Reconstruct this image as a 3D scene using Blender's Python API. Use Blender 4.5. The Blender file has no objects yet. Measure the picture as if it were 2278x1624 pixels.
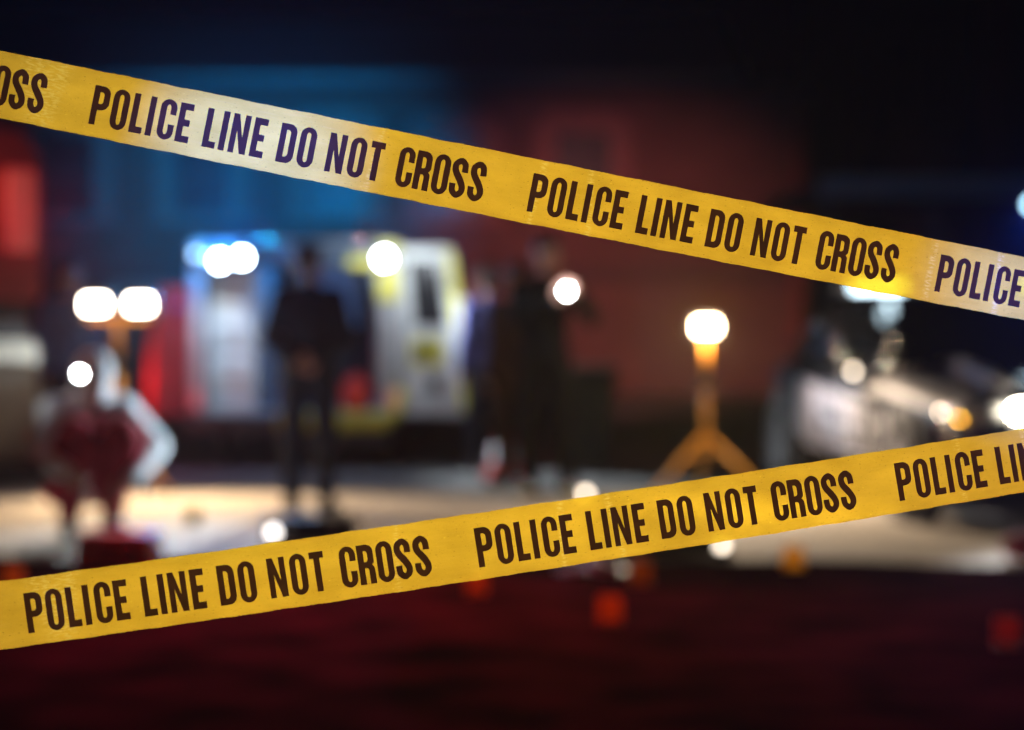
import bpy, bmesh, math, random
from mathutils import Vector, Matrix
random.seed(7)
R = math.radians
sc = bpy.context.scene
COL = sc.collection

# ------------------------------------------------------------------ camera, world, exposure
CAM_H = 1.25
HY = 700.0                          # height of the horizon in that picture (its middle is 812)
F = 85.0 / 36.0 * 2278.0            # focal length in units of a 2278-wide picture
cd = bpy.data.cameras.new("camera")
cam = bpy.data.objects.new("camera", cd); COL.objects.link(cam)
cam.location = (0, 0, CAM_H); PITCH = math.atan((812 - HY) / F); cam.rotation_euler = (R(90) - PITCH, 0, 0)
cd.lens = 85; cd.sensor_width = 36; cd.sensor_fit = 'HORIZONTAL'
cd.clip_start = 0.05; cd.clip_end = 2000
cd.dof.use_dof = True; cd.dof.focus_distance = 2.85; cd.dof.aperture_fstop = 2.4; cd.dof.aperture_blades = 0
sc.camera = cam
w = bpy.data.worlds.new("World"); sc.world = w; w.use_nodes = True
nt = w.node_tree
sky = nt.nodes.new('ShaderNodeTexSky'); sky.sky_type = 'NISHITA'; sky.sun_disc = False
sky.sun_elevation = R(-6); sky.sun_rotation = R(200)
bg = nt.nodes['Background']; nt.links.new(sky.outputs[0], bg.inputs[0]); bg.inputs[1].default_value = 0.05
vs = sc.view_settings
sc.display_settings.display_device = 'sRGB'
vs.view_transform = 'Standard'; vs.look = 'None'; vs.exposure = 0; vs.gamma = 1
cy = sc.cycles
cy.use_denoising = True
cy.max_bounces = 6; cy.diffuse_bounces = 2; cy.glossy_bounces = 2; cy.transmission_bounces = 4; cy.volume_bounces = 0
cy.transparent_max_bounces = 8
cy.sample_clamp_indirect = 4
cy.caustics_reflective = False; cy.caustics_refractive = False
HAZE = 0.00026

def at(x, y, d):
    """the place in the scene d metres out that the picture point (x, y) of 2278x1624 looks at"""
    u, v = (x - 1139) / F, (y - 812) / F
    c, s = math.cos(PITCH), math.sin(PITCH)
    k = d / (c - v * s)
    return Vector((u * k, d, CAM_H - (v * c + s) * k))

# ------------------------------------------------------------------ materials
MATS = {}
def mat(name, col, rough=0.6, metal=0.0, var=0.15, scale=6.0, bump=0.0, spec=0.5, trans=0.0, coat=0.0):
    if name in MATS: return MATS[name]
    m = bpy.data.materials.new(name); m.use_nodes = True; MATS[name] = m
    n = m.node_tree; b = n.nodes['Principled BSDF']
    b.inputs['Roughness'].default_value = rough; b.inputs['Metallic'].default_value = metal
    b.inputs['Specular IOR Level'].default_value = spec
    b.inputs['Coat Weight'].default_value = coat
    tc = n.nodes.new('ShaderNodeTexCoord'); nz = n.nodes.new('ShaderNodeTexNoise')
    nz.inputs['Scale'].default_value = scale; nz.inputs['Detail'].default_value = 5
    n.links.new(tc.outputs['Object'], nz.inputs['Vector'])
    rp = n.nodes.new('ShaderNodeValToRGB')
    rp.color_ramp.elements[0].position = 0.3; rp.color_ramp.elements[1].position = 0.7
    rp.color_ramp.elements[0].color = tuple(max(0, c * (1 - var)) for c in col) + (1,)
    rp.color_ramp.elements[1].color = tuple(min(1, c * (1 + var)) for c in col) + (1,)
    n.links.new(nz.outputs['Fac'], rp.inputs['Fac']); n.links.new(rp.outputs['Color'], b.inputs['Base Color'])
    if bump:
        bp = n.nodes.new('ShaderNodeBump'); bp.inputs['Strength'].default_value = bump; bp.inputs['Distance'].default_value = 0.02
        n.links.new(nz.outputs['Fac'], bp.inputs['Height']); n.links.new(bp.outputs['Normal'], b.inputs['Normal'])
    if trans:
        tr = n.nodes.new('ShaderNodeBsdfTranslucent'); mx = n.nodes.new('ShaderNodeMixShader'); mx.inputs[0].default_value = trans
        n.links.new(rp.outputs['Color'], tr.inputs['Color'])
        n.links.new(b.outputs[0], mx.inputs[1]); n.links.new(tr.outputs[0], mx.inputs[2])
        n.links.new(mx.outputs[0], n.nodes['Material Output'].inputs['Surface'])
    return m
def glow(name, col, s):
    if name in MATS: return MATS[name]
    m = bpy.data.materials.new(name); m.use_nodes = True; MATS[name] = m
    b = m.node_tree.nodes['Principled BSDF']
    b.inputs['Base Color'].default_value = (0.5, 0.5, 0.5, 1)
    b.inputs['Emission Color'].default_value = tuple(col) + (1,); b.inputs['Emission Strength'].default_value = s
    return m

def brick_mat(name, c1, c2, mortar, s=1.0):
    m = bpy.data.materials.new(name); m.use_nodes = True
    n = m.node_tree; b = n.nodes['Principled BSDF']; b.inputs['Roughness'].default_value = 0.85
    tc = n.nodes.new('ShaderNodeTexCoord'); mp = n.nodes.new('ShaderNodeMapping'); mp.inputs['Rotation'].default_value = (R(-90), 0, 0)
    br = n.nodes.new('ShaderNodeTexBrick'); br.inputs['Scale'].default_value = 2.2 * s
    br.inputs['Color1'].default_value = c1 + (1,); br.inputs['Color2'].default_value = c2 + (1,); br.inputs['Mortar'].default_value = mortar + (1,)
    br.inputs['Mortar Size'].default_value = 0.012
    n.links.new(tc.outputs['Object'], mp.inputs[0]); n.links.new(mp.outputs[0], br.inputs['Vector'])
    nz = n.nodes.new('ShaderNodeTexNoise'); nz.inputs['Scale'].default_value = 0.7; nz.inputs['Detail'].default_value = 6
    n.links.new(tc.outputs['Object'], nz.inputs['Vector'])
    mx = n.nodes.new('ShaderNodeMixRGB'); mx.blend_type = 'MULTIPLY'; mx.inputs[0].default_value = 0.6
    n.links.new(br.outputs['Color'], mx.inputs[1]); n.links.new(nz.outputs['Fac'], mx.inputs[2])
    n.links.new(mx.outputs[0], b.inputs['Base Color'])
    bp = n.nodes.new('ShaderNodeBump'); bp.inputs['Strength'].default_value = 0.4; bp.inputs['Distance'].default_value = 0.01
    n.links.new(br.outputs['Fac'], bp.inputs['Height']); bp.invert = True
    n.links.new(bp.outputs['Normal'], b.inputs['Normal'])
    return m

def ground_mat(name, c1, c2, rough, scale, spec=.5):
    m = bpy.data.materials.new(name); m.use_nodes = True
    n = m.node_tree; b = n.nodes['Principled BSDF']; b.inputs['Specular IOR Level'].default_value = spec
    tc = n.nodes.new('ShaderNodeTexCoord')
    a = n.nodes.new('ShaderNodeTexNoise'); a.inputs['Scale'].default_value = scale; a.inputs['Detail'].default_value = 8
    f = n.nodes.new('ShaderNodeTexNoise'); f.inputs['Scale'].default_value = 60; f.inputs['Detail'].default_value = 3
    for q in (a, f): n.links.new(tc.outputs['Object'], q.inputs['Vector'])
    rp = n.nodes.new('ShaderNodeValToRGB'); rp.color_ramp.elements[0].position = .32; rp.color_ramp.elements[1].position = .68
    rp.color_ramp.elements[0].color = c1 + (1,); rp.color_ramp.elements[1].color = c2 + (1,)
    mx = n.nodes.new('ShaderNodeMixRGB'); mx.blend_type = 'OVERLAY'; mx.inputs[0].default_value = .5
    n.links.new(a.outputs['Fac'], rp.inputs[0]); n.links.new(rp.outputs[0], mx.inputs[1]); n.links.new(f.outputs['Fac'], mx.inputs[2])
    n.links.new(mx.outputs[0], b.inputs['Base Color'])
    mr = n.nodes.new('ShaderNodeMapRange'); mr.inputs[3].default_value = rough - .15; mr.inputs[4].default_value = rough + .15
    n.links.new(a.outputs['Fac'], mr.inputs[0]); n.links.new(mr.outputs[0], b.inputs['Roughness'])
    bp = n.nodes.new('ShaderNodeBump'); bp.inputs['Strength'].default_value = .5; bp.inputs['Distance'].default_value = .01
    n.links.new(f.outputs['Fac'], bp.inputs['Height']); n.links.new(bp.outputs[0], b.inputs['Normal'])
    return m

# ------------------------------------------------------------------ object helpers
def link(name, me, m=None, parent=None):
    o = bpy.data.objects.new(name, me); COL.objects.link(o)
    if m is not None:
        for q in (m if isinstance(m, (list, tuple)) else [m]): me.materials.append(q)
    if parent is not None: o.parent = parent
    return o
def obj(name, bm, m=None, parent=None, smooth=False, loc=None):
    me = bpy.data.meshes.new(name)
    bmesh.ops.recalc_face_normals(bm, faces=bm.faces)
    bm.to_mesh(me); bm.free()
    if smooth:
        for p in me.polygons: p.use_smooth = True
    o = link(name, me, m, parent)
    if loc is not None: o.location = loc
    return o
def thing(name, label, cat, loc=(0, 0, 0), rz=0, group=None):
    o = bpy.data.objects.new(name, None); COL.objects.link(o); o.empty_display_size = .1
    o.location = loc; o.rotation_euler = (0, 0, rz)
    return tag(o, label, cat, group)
def tag(o, label, cat, group=None):
    o['label'] = label; o['category'] = cat
    if group: o['group'] = group
    return o
def struct(o): o['kind'] = 'structure'; return o
def plab(o, label): o['label'] = label; return o

def box(bm, lo, hi, bev=0.0, mi=0, seg=2):
    lo = Vector(lo); hi = Vector(hi)
    r = bmesh.ops.create_cube(bm, size=1)
    vs_ = r['verts']
    for v in vs_:
        v.co = Vector([lo[i] + (v.co[i] + .5) * (hi[i] - lo[i]) for i in range(3)])
    fs = set(f for v in vs_ for f in v.link_faces)
    for f in fs: f.material_index = mi
    if bev:
        es = list(set(e for v in vs_ for e in v.link_edges))
        q = bmesh.ops.bevel(bm, geom=es, offset=bev, segments=seg, affect='EDGES', profile=.6)
        for f in q['faces']: f.material_index = mi
    return bm
def B(lo, hi, bev=0.0): return box(bmesh.new(), lo, hi, bev)
def frame_of(d):
    d = Vector(d).normalized()
    u = d.cross(Vector((0, 0, 1)))
    if u.length < 1e-4: u = Vector((1, 0, 0))
    u.normalize(); return d, u, d.cross(u).normalized()
def capsule(bm, a, b, ra, rb, seg=14, rings=4, squash=None):
    """tapered closed limb with round ends"""
    a = Vector(a); b = Vector(b)
    d, u, v = frame_of(b - a if (b - a).length > 1e-6 else Vector((0, 0, 1)))
    prof = []
    for i in range(rings + 1):
        t = -math.pi / 2 + math.pi / 2 * i / rings; prof.append((a, math.sin(t) * ra, max(math.cos(t) * ra, 0)))
    for i in range(rings + 1):
        t = math.pi / 2 * i / rings; prof.append((b, math.sin(t) * rb, max(math.cos(t) * rb, 0)))
    loops = []
    for k, (c, off, r) in enumerate(prof):
        if k in (0, len(prof) - 1): loops.append([bm.verts.new(c + d * off)]); continue
        ring = []
        for j in range(seg):
            t = 2 * math.pi * j / seg
            ring.append(bm.verts.new(c + d * off + (u * math.cos(t) + v * math.sin(t)) * r))
        loops.append(ring)
    for k in range(len(loops) - 1):
        A, C = loops[k], loops[k + 1]
        for j in range(seg):
            if len(A) == 1: bm.faces.new((A[0], C[j], C[(j + 1) % seg]))
            elif len(C) == 1: bm.faces.new((A[j], C[0], A[(j + 1) % seg]))
            else: bm.faces.new((A[j], C[j], C[(j + 1) % seg], A[(j + 1) % seg]))
    return bm
def ell(bm, c, r, rot=None, seg=18):
    q = bmesh.ops.create_uvsphere(bm, u_segments=seg, v_segments=seg // 2 + 2, radius=1)
    M = Matrix.Translation(Vector(c)) @ (rot.to_4x4() if rot is not None else Matrix.Identity(4)) @ Matrix.Diagonal((r[0], r[1], r[2], 1))
    for v in q['verts']: v.co = M @ v.co
    return bm
def tube(bm, pts, r, seg=10, cap=True):
    pts = [Vector(p) for p in pts]; rs = r if isinstance(r, (list, tuple)) else [r] * len(pts)
    loops = []
    for i, p in enumerate(pts):
        d = (pts[min(i + 1, len(pts) - 1)] - pts[max(i - 1, 0)])
        _, u, v = frame_of(d)
        loops.append([bm.verts.new(p + (u * math.cos(2 * math.pi * j / seg) + v * math.sin(2 * math.pi * j / seg)) * rs[i]) for j in range(seg)])
    for k in range(len(loops) - 1):
        for j in range(seg):
            bm.faces.new((loops[k][j], loops[k + 1][j], loops[k + 1][(j + 1) % seg], loops[k][(j + 1) % seg]))
    if cap:
        bm.faces.new(loops[0]); bm.faces.new(loops[-1][::-1])
    return bm
def lathe(bm, prof, seg=24, M=None):
    loops = []
    for r, z in prof:
        if r < 1e-6: loops.append([bm.verts.new((0, 0, z))])
        else: loops.append([bm.verts.new((r * math.cos(2 * math.pi * j / seg), r * math.sin(2 * math.pi * j / seg), z)) for j in range(seg)])
    vs_ = [v for l in loops for v in l]
    for k in range(len(loops) - 1):
        A, C = loops[k], loops[k + 1]
        for j in range(seg):
            j2 = (j + 1) % seg
            if len(A) == 1 and len(C) == 1: continue
            if len(A) == 1: bm.faces.new((A[0], C[j], C[j2]))
            elif len(C) == 1: bm.faces.new((A[j], C[0], A[j2]))
            else: bm.faces.new((A[j], C[j], C[j2], A[j2]))
    if M is not None:
        for v in vs_: v.co = M @ v.co
    return bm
def prism(bm, poly, axis, a, b):
    """poly of 2-D points extruded along an axis ('x','y','z') from a to b"""
    def p3(p, t):
        return {'x': (t, p[0], p[1]), 'y': (p[0], t, p[1]), 'z': (p[0], p[1], t)}[axis]
    A = [bm.verts.new(p3(p, a)) for p in poly]; C = [bm.verts.new(p3(p, b)) for p in poly]
    bm.faces.new(A); bm.faces.new(C[::-1])
    for i in range(len(poly)):
        j = (i + 1) % len(poly); bm.faces.new((A[i], C[i], C[j], A[j]))
    return bm
def rrect(x0, y0, x1, y1, r, n=6):
    """rounded rectangle outline, r = radius or four radii (bl, br, tr, tl)"""
    rs = r if isinstance(r, (list, tuple)) else (r,) * 4
    out = []
    for (cx, cy_, s, rr) in ((x0, y0, 180, rs[0]), (x1, y0, 270, rs[1]), (x1, y1, 0, rs[2]), (x0, y1, 90, rs[3])):
        if rr <= 0: out.append((cx, cy_)); continue
        ox = cx + (rr if cx == x0 else -rr); oy = cy_ + (rr if cy_ == y0 else -rr)
        for k in range(n + 1):
            t = R(s + 90 * k / n); out.append((ox + rr * math.cos(t), oy + rr * math.sin(t)))
    return out
def remesh(bm, voxel, smooth=4):
    """the union of closed shapes as one continuous surface"""
    me = bpy.data.meshes.new('shape'); bm.to_mesh(me); bm.free()
    o = bpy.data.objects.new('shape', me); COL.objects.link(o)
    md = o.modifiers.new('r', 'REMESH'); md.mode = 'VOXEL'; md.voxel_size = voxel
    if smooth:
        s = o.modifiers.new('s', 'SMOOTH'); s.factor = .5; s.iterations = smooth
    dg = bpy.context.evaluated_depsgraph_get(); dg.update()
    out = bpy.data.meshes.new_from_object(o.evaluated_get(dg))
    bpy.data.objects.remove(o); bpy.data.meshes.remove(me)
    for p in out.polygons: p.use_smooth = True
    return out
def lamp(name, kind, loc, power, col, parent=None, size=.05, target=None, angle=60, blend=1.0):
    l = bpy.data.lights.new(name, kind); l.energy = power; l.color = col
    o = bpy.data.objects.new(name, l); COL.objects.link(o); o.location = loc
    if kind in ('POINT', 'SPOT'): l.shadow_soft_size = 0 if 'beacon' in name else size * .4
    if kind == 'SPOT': l.spot_size = R(angle); l.spot_blend = blend
    if kind == 'AREA': l.size = size
    if target is not None:
        d = Vector(target) - Vector(loc); o.rotation_euler = d.to_track_quat('-Z', 'Y').to_euler()
    if parent is not None:
        o.parent = parent
        o.matrix_parent_inverse = (Matrix.Translation(parent.location) @ parent.rotation_euler.to_matrix().to_4x4()).inverted()
    return o

# ------------------------------------------------------------------ lettering: glyph outlines in units of one tape width
H, ST, HB = .597, .093, .101
def arc(cx, cy_, rx, ry, a, b, n=10):
    return [(cx + rx * math.cos(R(a + (b - a) * k / n)), cy_ + ry * math.sin(R(a + (b - a) * k / n))) for k in range(n + 1)]
def stadium(x0, y0, x1, y1, ry):
    rx = (x1 - x0) / 2; cx = (x0 + x1) / 2
    return arc(cx, y1 - ry, rx, ry, 0, 180, 16) + arc(cx, y0 + ry, rx, ry, 180, 360, 16)
def stroke(pts, th):
    P = []
    n = len(pts); ext = [pts[0]] + list(pts) + [pts[-1]]
    for i in range(n - 1):
        p0, p1, p2, p3 = [Vector(q) for q in ext[i:i + 4]]
        for k in range(8):
            t = k / 8
            P.append(.5 * ((2 * p1) + (p2 - p0) * t + (2 * p0 - 5 * p1 + 4 * p2 - p3) * t * t + (3 * p1 - p0 - 3 * p2 + p3) * t ** 3))
    P.append(Vector(pts[-1]))
    L, Rr = [], []
    for i, p in enumerate(P):
        d = P[min(i + 1, len(P) - 1)] - P[max(i - 1, 0)]; d.normalize(); nn = Vector((-d.y, d.x))
        k = th * (1.0 + .12 * max(0, 1 - abs(i / (len(P) - 1) - .5) * 5))
        L.append(tuple(p + nn * k / 2)); Rr.append(tuple(p - nn * k / 2))
    return L + Rr[::-1]
OV = .010
def glyph(ch):
    """(list of outlines, width)"""
    if ch == 'O':
        W = .249
        return [stadium(0, -OV, W, H + OV, .135), stadium(ST, HB - OV - .02, W - ST, H - HB + OV + .02, .05)], W
    if ch == 'I': return [[(0, 0), (ST, 0), (ST, H), (0, H)]], ST
    if ch == 'L': return [[(0, 0), (.195, 0), (.195, HB), (ST, HB), (ST, H), (0, H)]], .195
    if ch == 'E':
        W = .205; m = H * .5
        return [[(0, 0), (W, 0), (W, HB), (ST, HB), (ST, m - HB * .5), (W - .025, m - HB * .5), (W - .025, m + HB * .5), (ST, m + HB * .5), (ST, H - HB), (W, H - HB), (W, H), (0, H)]], W
    if ch == 'T':
        W = .212; c = W / 2
        return [[(c - ST / 2, 0), (c + ST / 2, 0), (c + ST / 2, H - HB), (W, H - HB), (W, H), (0, H), (0, H - HB), (c - ST / 2, H - HB)]], W
    if ch == 'N':
        W = .266; s = ST * .93
        return [[(0, 0), (s, 0), (s, H * .58), (W - s * 1.03, 0), (W, 0), (W, H), (W - s, H), (W - s, H * .42), (s * 1.03, H), (0, H)]], W
    if ch == 'D':
        W = .252
        o = [(0, 0)] + arc(W - .115, .125, .115, .125, -90, 0, 10) + arc(W - .115, H - .125, .115, .125, 0, 90, 10) + [(0, H)]
        i = [(ST, HB * .93)] + arc(W - ST - .045, HB * .93 + .05, .045, .05, -90, 0, 8) + arc(W - ST - .045, H - HB * .93 - .05, .045, .05, 0, 90, 8) + [(ST, H - HB * .93)]
        return [o, i], W
    if ch == 'P':
        W = .254; b = H * .385
        o = [(0, 0), (ST, 0), (ST, b)] + arc(W - .12, b + .12, .12, .12, -90, 0, 10) + arc(W - .12, H - .12, .12, .12, 0, 90, 10) + [(0, H)]
        i = [(ST, b + HB * .95)] + arc(W - ST - .04, b + HB * .95 + .045, .04, .045, -90, 0, 8) + arc(W - ST - .04, H - HB * .95 - .045, .04, .045, 0, 90, 8) + [(ST, H - HB * .95)]
        return [o, i], W
    if ch == 'R':
        W = .245; b = H * .40
        o = [(0, 0), (ST, 0), (ST, b)] + [(W - ST - .035, b)] + arc(W - ST - .035, b - .04, .035, .04, 90, 0, 6) + [(W - ST, 0), (W, 0), (W - .002, b - .02)] + \
            [(W - .008, b + .01), (W - .022, b + .032), (W - .040, b + .046), (W - .020, b + .062), (W - .008, b + .088), (W - .004, b + .12)] + arc(W - .116, H - .115, .112, .115, 0, 90, 10) + [(0, H)]
        i = [(ST, b + HB * .95)] + arc(W - ST - .042, b + HB * .95 + .04, .04, .04, -90, 0, 8) + arc(W - ST - .042, H - HB * .95 - .045, .04, .045, 0, 90, 8) + [(ST, H - HB * .95)]
        return [o, i], W
    if ch == 'C':
        W = .246; u, l = H * .635, H * .385
        o = [(W, u)] + arc(W / 2, H + OV - .13, W / 2, .13, 0, 180, 18) + arc(W / 2, .13 - OV, W / 2, .13, 180, 360, 18) + [(W, l), (W - ST, l)]
        rx = W / 2 - ST
        o += arc(W / 2, HB - OV - .02 + .055, rx, .055, 0, -180, 12) + arc(W / 2, H - HB + OV + .02 - .055, rx, .055, 180, 0, 12) + [(W - ST, u)]
        return [o], W
    if ch == 'S':
        W = .245; h = ST / 2
        return [stroke([(W - h, H * .655), (W - h, H * .76), (W - h - .012, H * .865), (W * .53, H + OV - h), (h + .014, H * .86), (h + .002, H * .74), (h + .024, H * .63),
                        (W * .52, H * .495), (W - h - .022, H * .36), (W - h, H * .25), (W - h - .012, H * .14), (W * .5, h - OV), (h + .014, H * .14), (h, H * .24), (h, H * .345)], ST * 1.02)], W
POS = [('P', 0), ('O', .303), ('L', .606), ('I', .853), ('C', 1.02), ('E', 1.306),
       ('L', 1.72), ('I', 1.964), ('N', 2.114), ('E', 2.439), ('D', 2.843), ('O', 3.15),
       ('N', 3.59), ('O', 3.92), ('T', 4.225), ('C', 4.665), ('R', 4.935), ('O', 5.215), ('S', 5.49), ('S', 5.775)]
PERIOD = 6.755
def flat_glyphs(outlines):
    """filled flat mesh (holes kept) from outlines"""
    cu = bpy.data.curves.new('outline', 'CURVE'); cu.dimensions = '2D'; cu.fill_mode = 'BOTH'
    for pts in outlines:
        s = cu.splines.new('POLY'); s.points.add(len(pts) - 1)
        for i, p in enumerate(pts): s.points[i].co = (p[0], p[1], 0, 1)
        s.use_cyclic_u = True
    o = bpy.data.objects.new('outline', cu); COL.objects.link(o)
    dg = bpy.context.evaluated_depsgraph_get(); dg.update()
    me = bpy.data.meshes.new_from_object(o.evaluated_get(dg))
    bpy.data.objects.remove(o); bpy.data.curves.remove(cu)
    return me
GL = {c: flat_glyphs(glyph(c)[0]) for c in 'POLICENDTRS'}
def glyph_into(bm, ch, fn):
    me = GL[ch]; vm = {}
    for v in me.vertices: vm[v.index] = bm.verts.new(fn(v.co.x, v.co.y))
    for p in me.polygons:
        try: bm.faces.new([vm[i] for i in p.vertices])
        except ValueError: pass

# ------------------------------------------------------------------ ground
ZR = 0.004
def sheet(name, x0, x1, y0, y1, z, m, nx=1, ny=1):
    bm = bmesh.new()
    for i in range(nx):
        for j in range(ny):
            xa, xb = x0 + (x1 - x0) * i / nx, x0 + (x1 - x0) * (i + 1) / nx; ya, yb = y0 + (y1 - y0) * j / ny, y0 + (y1 - y0) * (j + 1) / ny
            bm.faces.new([bm.verts.new(p) for p in ((xa, ya, z), (xb, ya, z), (xb, yb, z), (xa, yb, z))])
    bmesh.ops.remove_doubles(bm, verts=bm.verts, dist=1e-5)
    return struct(obj(name, bm, m))
sheet('ground', -300, 300, -60, 600, 0, ground_mat('dark asphalt', (.004, .0022, .0030), (.044, .012, .016), .95, 2.2, 0.0))
EDGE_FAR, EDGE_NEAR = 17.0, 12.2
# the pale pavement between the dark verge and the asphalt, with worn uneven edges
bm = bmesh.new(); prev = None
for i in range(161):
    x = -20 + 40 * i / 160
    yn = EDGE_NEAR + .12 * math.sin(x * 1.7) + .08 * math.sin(x * 4.1 + 1) - .03 * x
    a = bm.verts.new((x, yn, ZR)); b = bm.verts.new((x, EDGE_FAR, ZR))
    if prev: bm.faces.new((prev[0], a, b, prev[1]))
    prev = (a, b)
struct(obj('pavement', bm, ground_mat('pale pavement', (.34, .30, .245), (.46, .405, .33), .85, 1.5, .15)))
sheet('road', -60, 60, EDGE_FAR + .145, 37.5, ZR, ground_mat('worn grey road', (.13, .13, .13), (.20, .20, .20), .85, .9, .15))
bm = bmesh.new(); box(bm, (-20, EDGE_FAR + .002, -.02), (20, EDGE_FAR + .14, .012)); struct(obj('kerb', bm, mat('kerb stone', (.12, .12, .12), .8)))

# ------------------------------------------------------------------ the two police tapes
def tape_mat():
    m = bpy.data.materials.new('yellow barrier film'); m.use_nodes = True
    n = m.node_tree; N = n.nodes; L = n.links; N.remove(N['Principled BSDF'])
    uv = N.new('ShaderNodeUVMap')
    def noise(sx, sy, det=4, off=0):
        mp = N.new('ShaderNodeMapping'); mp.inputs['Scale'].default_value = (sx, sy, 1); mp.inputs['Location'].default_value = (off, off, 0)
        q = N.new('ShaderNodeTexNoise'); q.inputs['Scale'].default_value = 1; q.inputs['Detail'].default_value = det
        L.new(uv.outputs[0], mp.inputs[0]); L.new(mp.outputs[0], q.inputs['Vector']); return q.outputs['Fac']
    def ramp(fac, a, b, ca, cb):
        r = N.new('ShaderNodeValToRGB'); r.color_ramp.elements[0].position = a; r.color_ramp.elements[1].position = b
        r.color_ramp.elements[0].color = ca; r.color_ramp.elements[1].color = cb; L.new(fac, r.inputs[0]); return r.outputs[0]
    def mix(fac, a, b, mode='MIX'):
        x = N.new('ShaderNodeMixRGB'); x.blend_type = mode
        if isinstance(fac, float): x.inputs[0].default_value = fac
        else: L.new(fac, x.inputs[0])
        for i, q in ((1, a), (2, b)):
            if isinstance(q, tuple): x.inputs[i].default_value = q
            else: L.new(q, x.inputs[i])
        return x.outputs[0]
    one, zero = (1, 1, 1, 1), (0, 0, 0, 1)
    base = ramp(noise(1.2, 2.5, 5), .3, .7, (.70, .52, .065, 1), (.94, .72, .10, 1))
    streak = ramp(noise(2, 60, 4, 3), .55, .8, zero, (.25, .25, .25, 1))              # long scratches
    col = mix(streak, base, (.95, .75, .25, 1))
    scuff = ramp(noise(22, 70, 3, 7), (.665), .71, zero, (.95, .95, .95, 1))                  # short dark scuffs
    col = mix(scuff, col, (.20, .12, .02, 1))
    pale = ramp(noise(16, 26, 3, 13), .655, .73, zero, (.7, .7, .7, 1))                  # pale rubbed spots
    col = mix(pale, col, (1, .85, .13, 1))
    pulse = N.new('ShaderNodeMath'); pulse.operation = 'SUBTRACT'; L.new(noise(.42, .05, 1, 5.3), pulse.inputs[0]); pulse.inputs[1].default_value = .5
    pa_ = N.new('ShaderNodeMath'); pa_.operation = 'ABSOLUTE'; L.new(pulse.outputs[0], pa_.inputs[0])
    band = ramp(pa_.outputs[0], .004, .016, one, zero)                                  # old fold lines, rubbed pale in dots
    dots = ramp(noise(9, 34, 3, 17), .46, .60, zero, (.75, .75, .75, 1))
    col = mix(mix(1.0, band, dots, 'MULTIPLY'), col, (1, .92, .32, 1))
    grain = ramp(noise(150, 150, 2, 31), .3, .7, (.84, .84, .84, 1), one)
    col = mix(1.0, col, grain, 'MULTIPLY')
    di = N.new('ShaderNodeBsdfDiffuse'); tr = N.new('ShaderNodeBsdfTranslucent'); tp = N.new('ShaderNodeBsdfTransparent'); gl = N.new('ShaderNodeBsdfGlossy')
    L.new(col, di.inputs[0]); L.new(col, tr.inputs[0]); tp.inputs[0].default_value = (1, .80, .04, 1)
    gl.inputs['Roughness'].default_value = .35
    m1 = N.new('ShaderNodeMixShader'); m1.inputs[0].default_value = .75; L.new(di.outputs[0], m1.inputs[1]); L.new(tr.outputs[0], m1.inputs[2])
    m2 = N.new('ShaderNodeMixShader'); m2.inputs[0].default_value = .22; L.new(m1.outputs[0], m2.inputs[1]); L.new(tp.outputs[0], m2.inputs[2])
    fr = N.new('ShaderNodeFresnel'); fr.inputs[0].default_value = 1.35
    m3 = N.new('ShaderNodeMixShader'); L.new(fr.outputs[0], m3.inputs[0]); L.new(m2.outputs[0], m3.inputs[1]); L.new(gl.outputs[0], m3.inputs[2])
    bp = N.new('ShaderNodeBump'); bp.inputs['Strength'].default_value = .45; bp.inputs['Distance'].default_value = .002
    L.new(noise(2.2, 5, 6, 21), bp.inputs['Height'])
    for q in (di, tr, gl): L.new(bp.outputs[0], q.inputs['Normal'])
    L.new(m3.outputs[0], N['Material Output'].inputs['Surface'])
    return m
def ink_mat():
    m = bpy.data.materials.new('printed black ink'); m.use_nodes = True
    n = m.node_tree; N = n.nodes; L = n.links; N.remove(N['Principled BSDF'])
    tc = N.new('ShaderNodeTexCoord'); q = N.new('ShaderNodeTexNoise'); q.inputs['Scale'].default_value = 45; q.inputs['Detail'].default_value = 4
    L.new(tc.outputs['Object'], q.inputs['Vector'])
    r = N.new('ShaderNodeValToRGB'); L.new(q.outputs['Fac'], r.inputs[0])
    r.color_ramp.elements[0].position = .35; r.color_ramp.elements[1].position = .75
    r.color_ramp.elements[0].color = (.062, .038, .26, 1); r.color_ramp.elements[1].color = (.082, .050, .33, 1)
    tr = N.new('ShaderNodeBsdfTranslucent'); di = N.new('ShaderNodeBsdfDiffuse'); L.new(r.outputs[0], tr.inputs[0]); L.new(r.outputs[0], di.inputs[0])
    m1 = N.new('ShaderNodeMixShader'); m1.inputs[0].default_value = .6; L.new(di.outputs[0], m1.inputs[1]); L.new(tr.outputs[0], m1.inputs[2])
    gl = N.new('ShaderNodeBsdfGlossy'); gl.inputs['Roughness'].default_value = .4
    fr = N.new('ShaderNodeFresnel'); fr.inputs[0].default_value = 1.25
    m3 = N.new('ShaderNodeMixShader'); L.new(fr.outputs[0], m3.inputs[0]); L.new(m1.outputs[0], m3.inputs[1]); L.new(gl.outputs[0], m3.inputs[2])
    L.new(m3.outputs[0], N['Material Output'].inputs['Surface'])
    return m
TM, IM = tape_mat(), ink_mat()
SRC = 2278 / 3998
def interp(tab, x):
    if x <= tab[0][0]:
        (a, b), (c, d) = tab[0], tab[1]
    elif x >= tab[-1][0]:
        (a, b), (c, d) = tab[-2], tab[-1]
    else:
        for i in range(len(tab) - 1):
            if tab[i][0] <= x <= tab[i + 1][0]: (a, b), (c, d) = tab[i], tab[i + 1]; break
    return b + (d - b) * (x - a) / (c - a)
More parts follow.
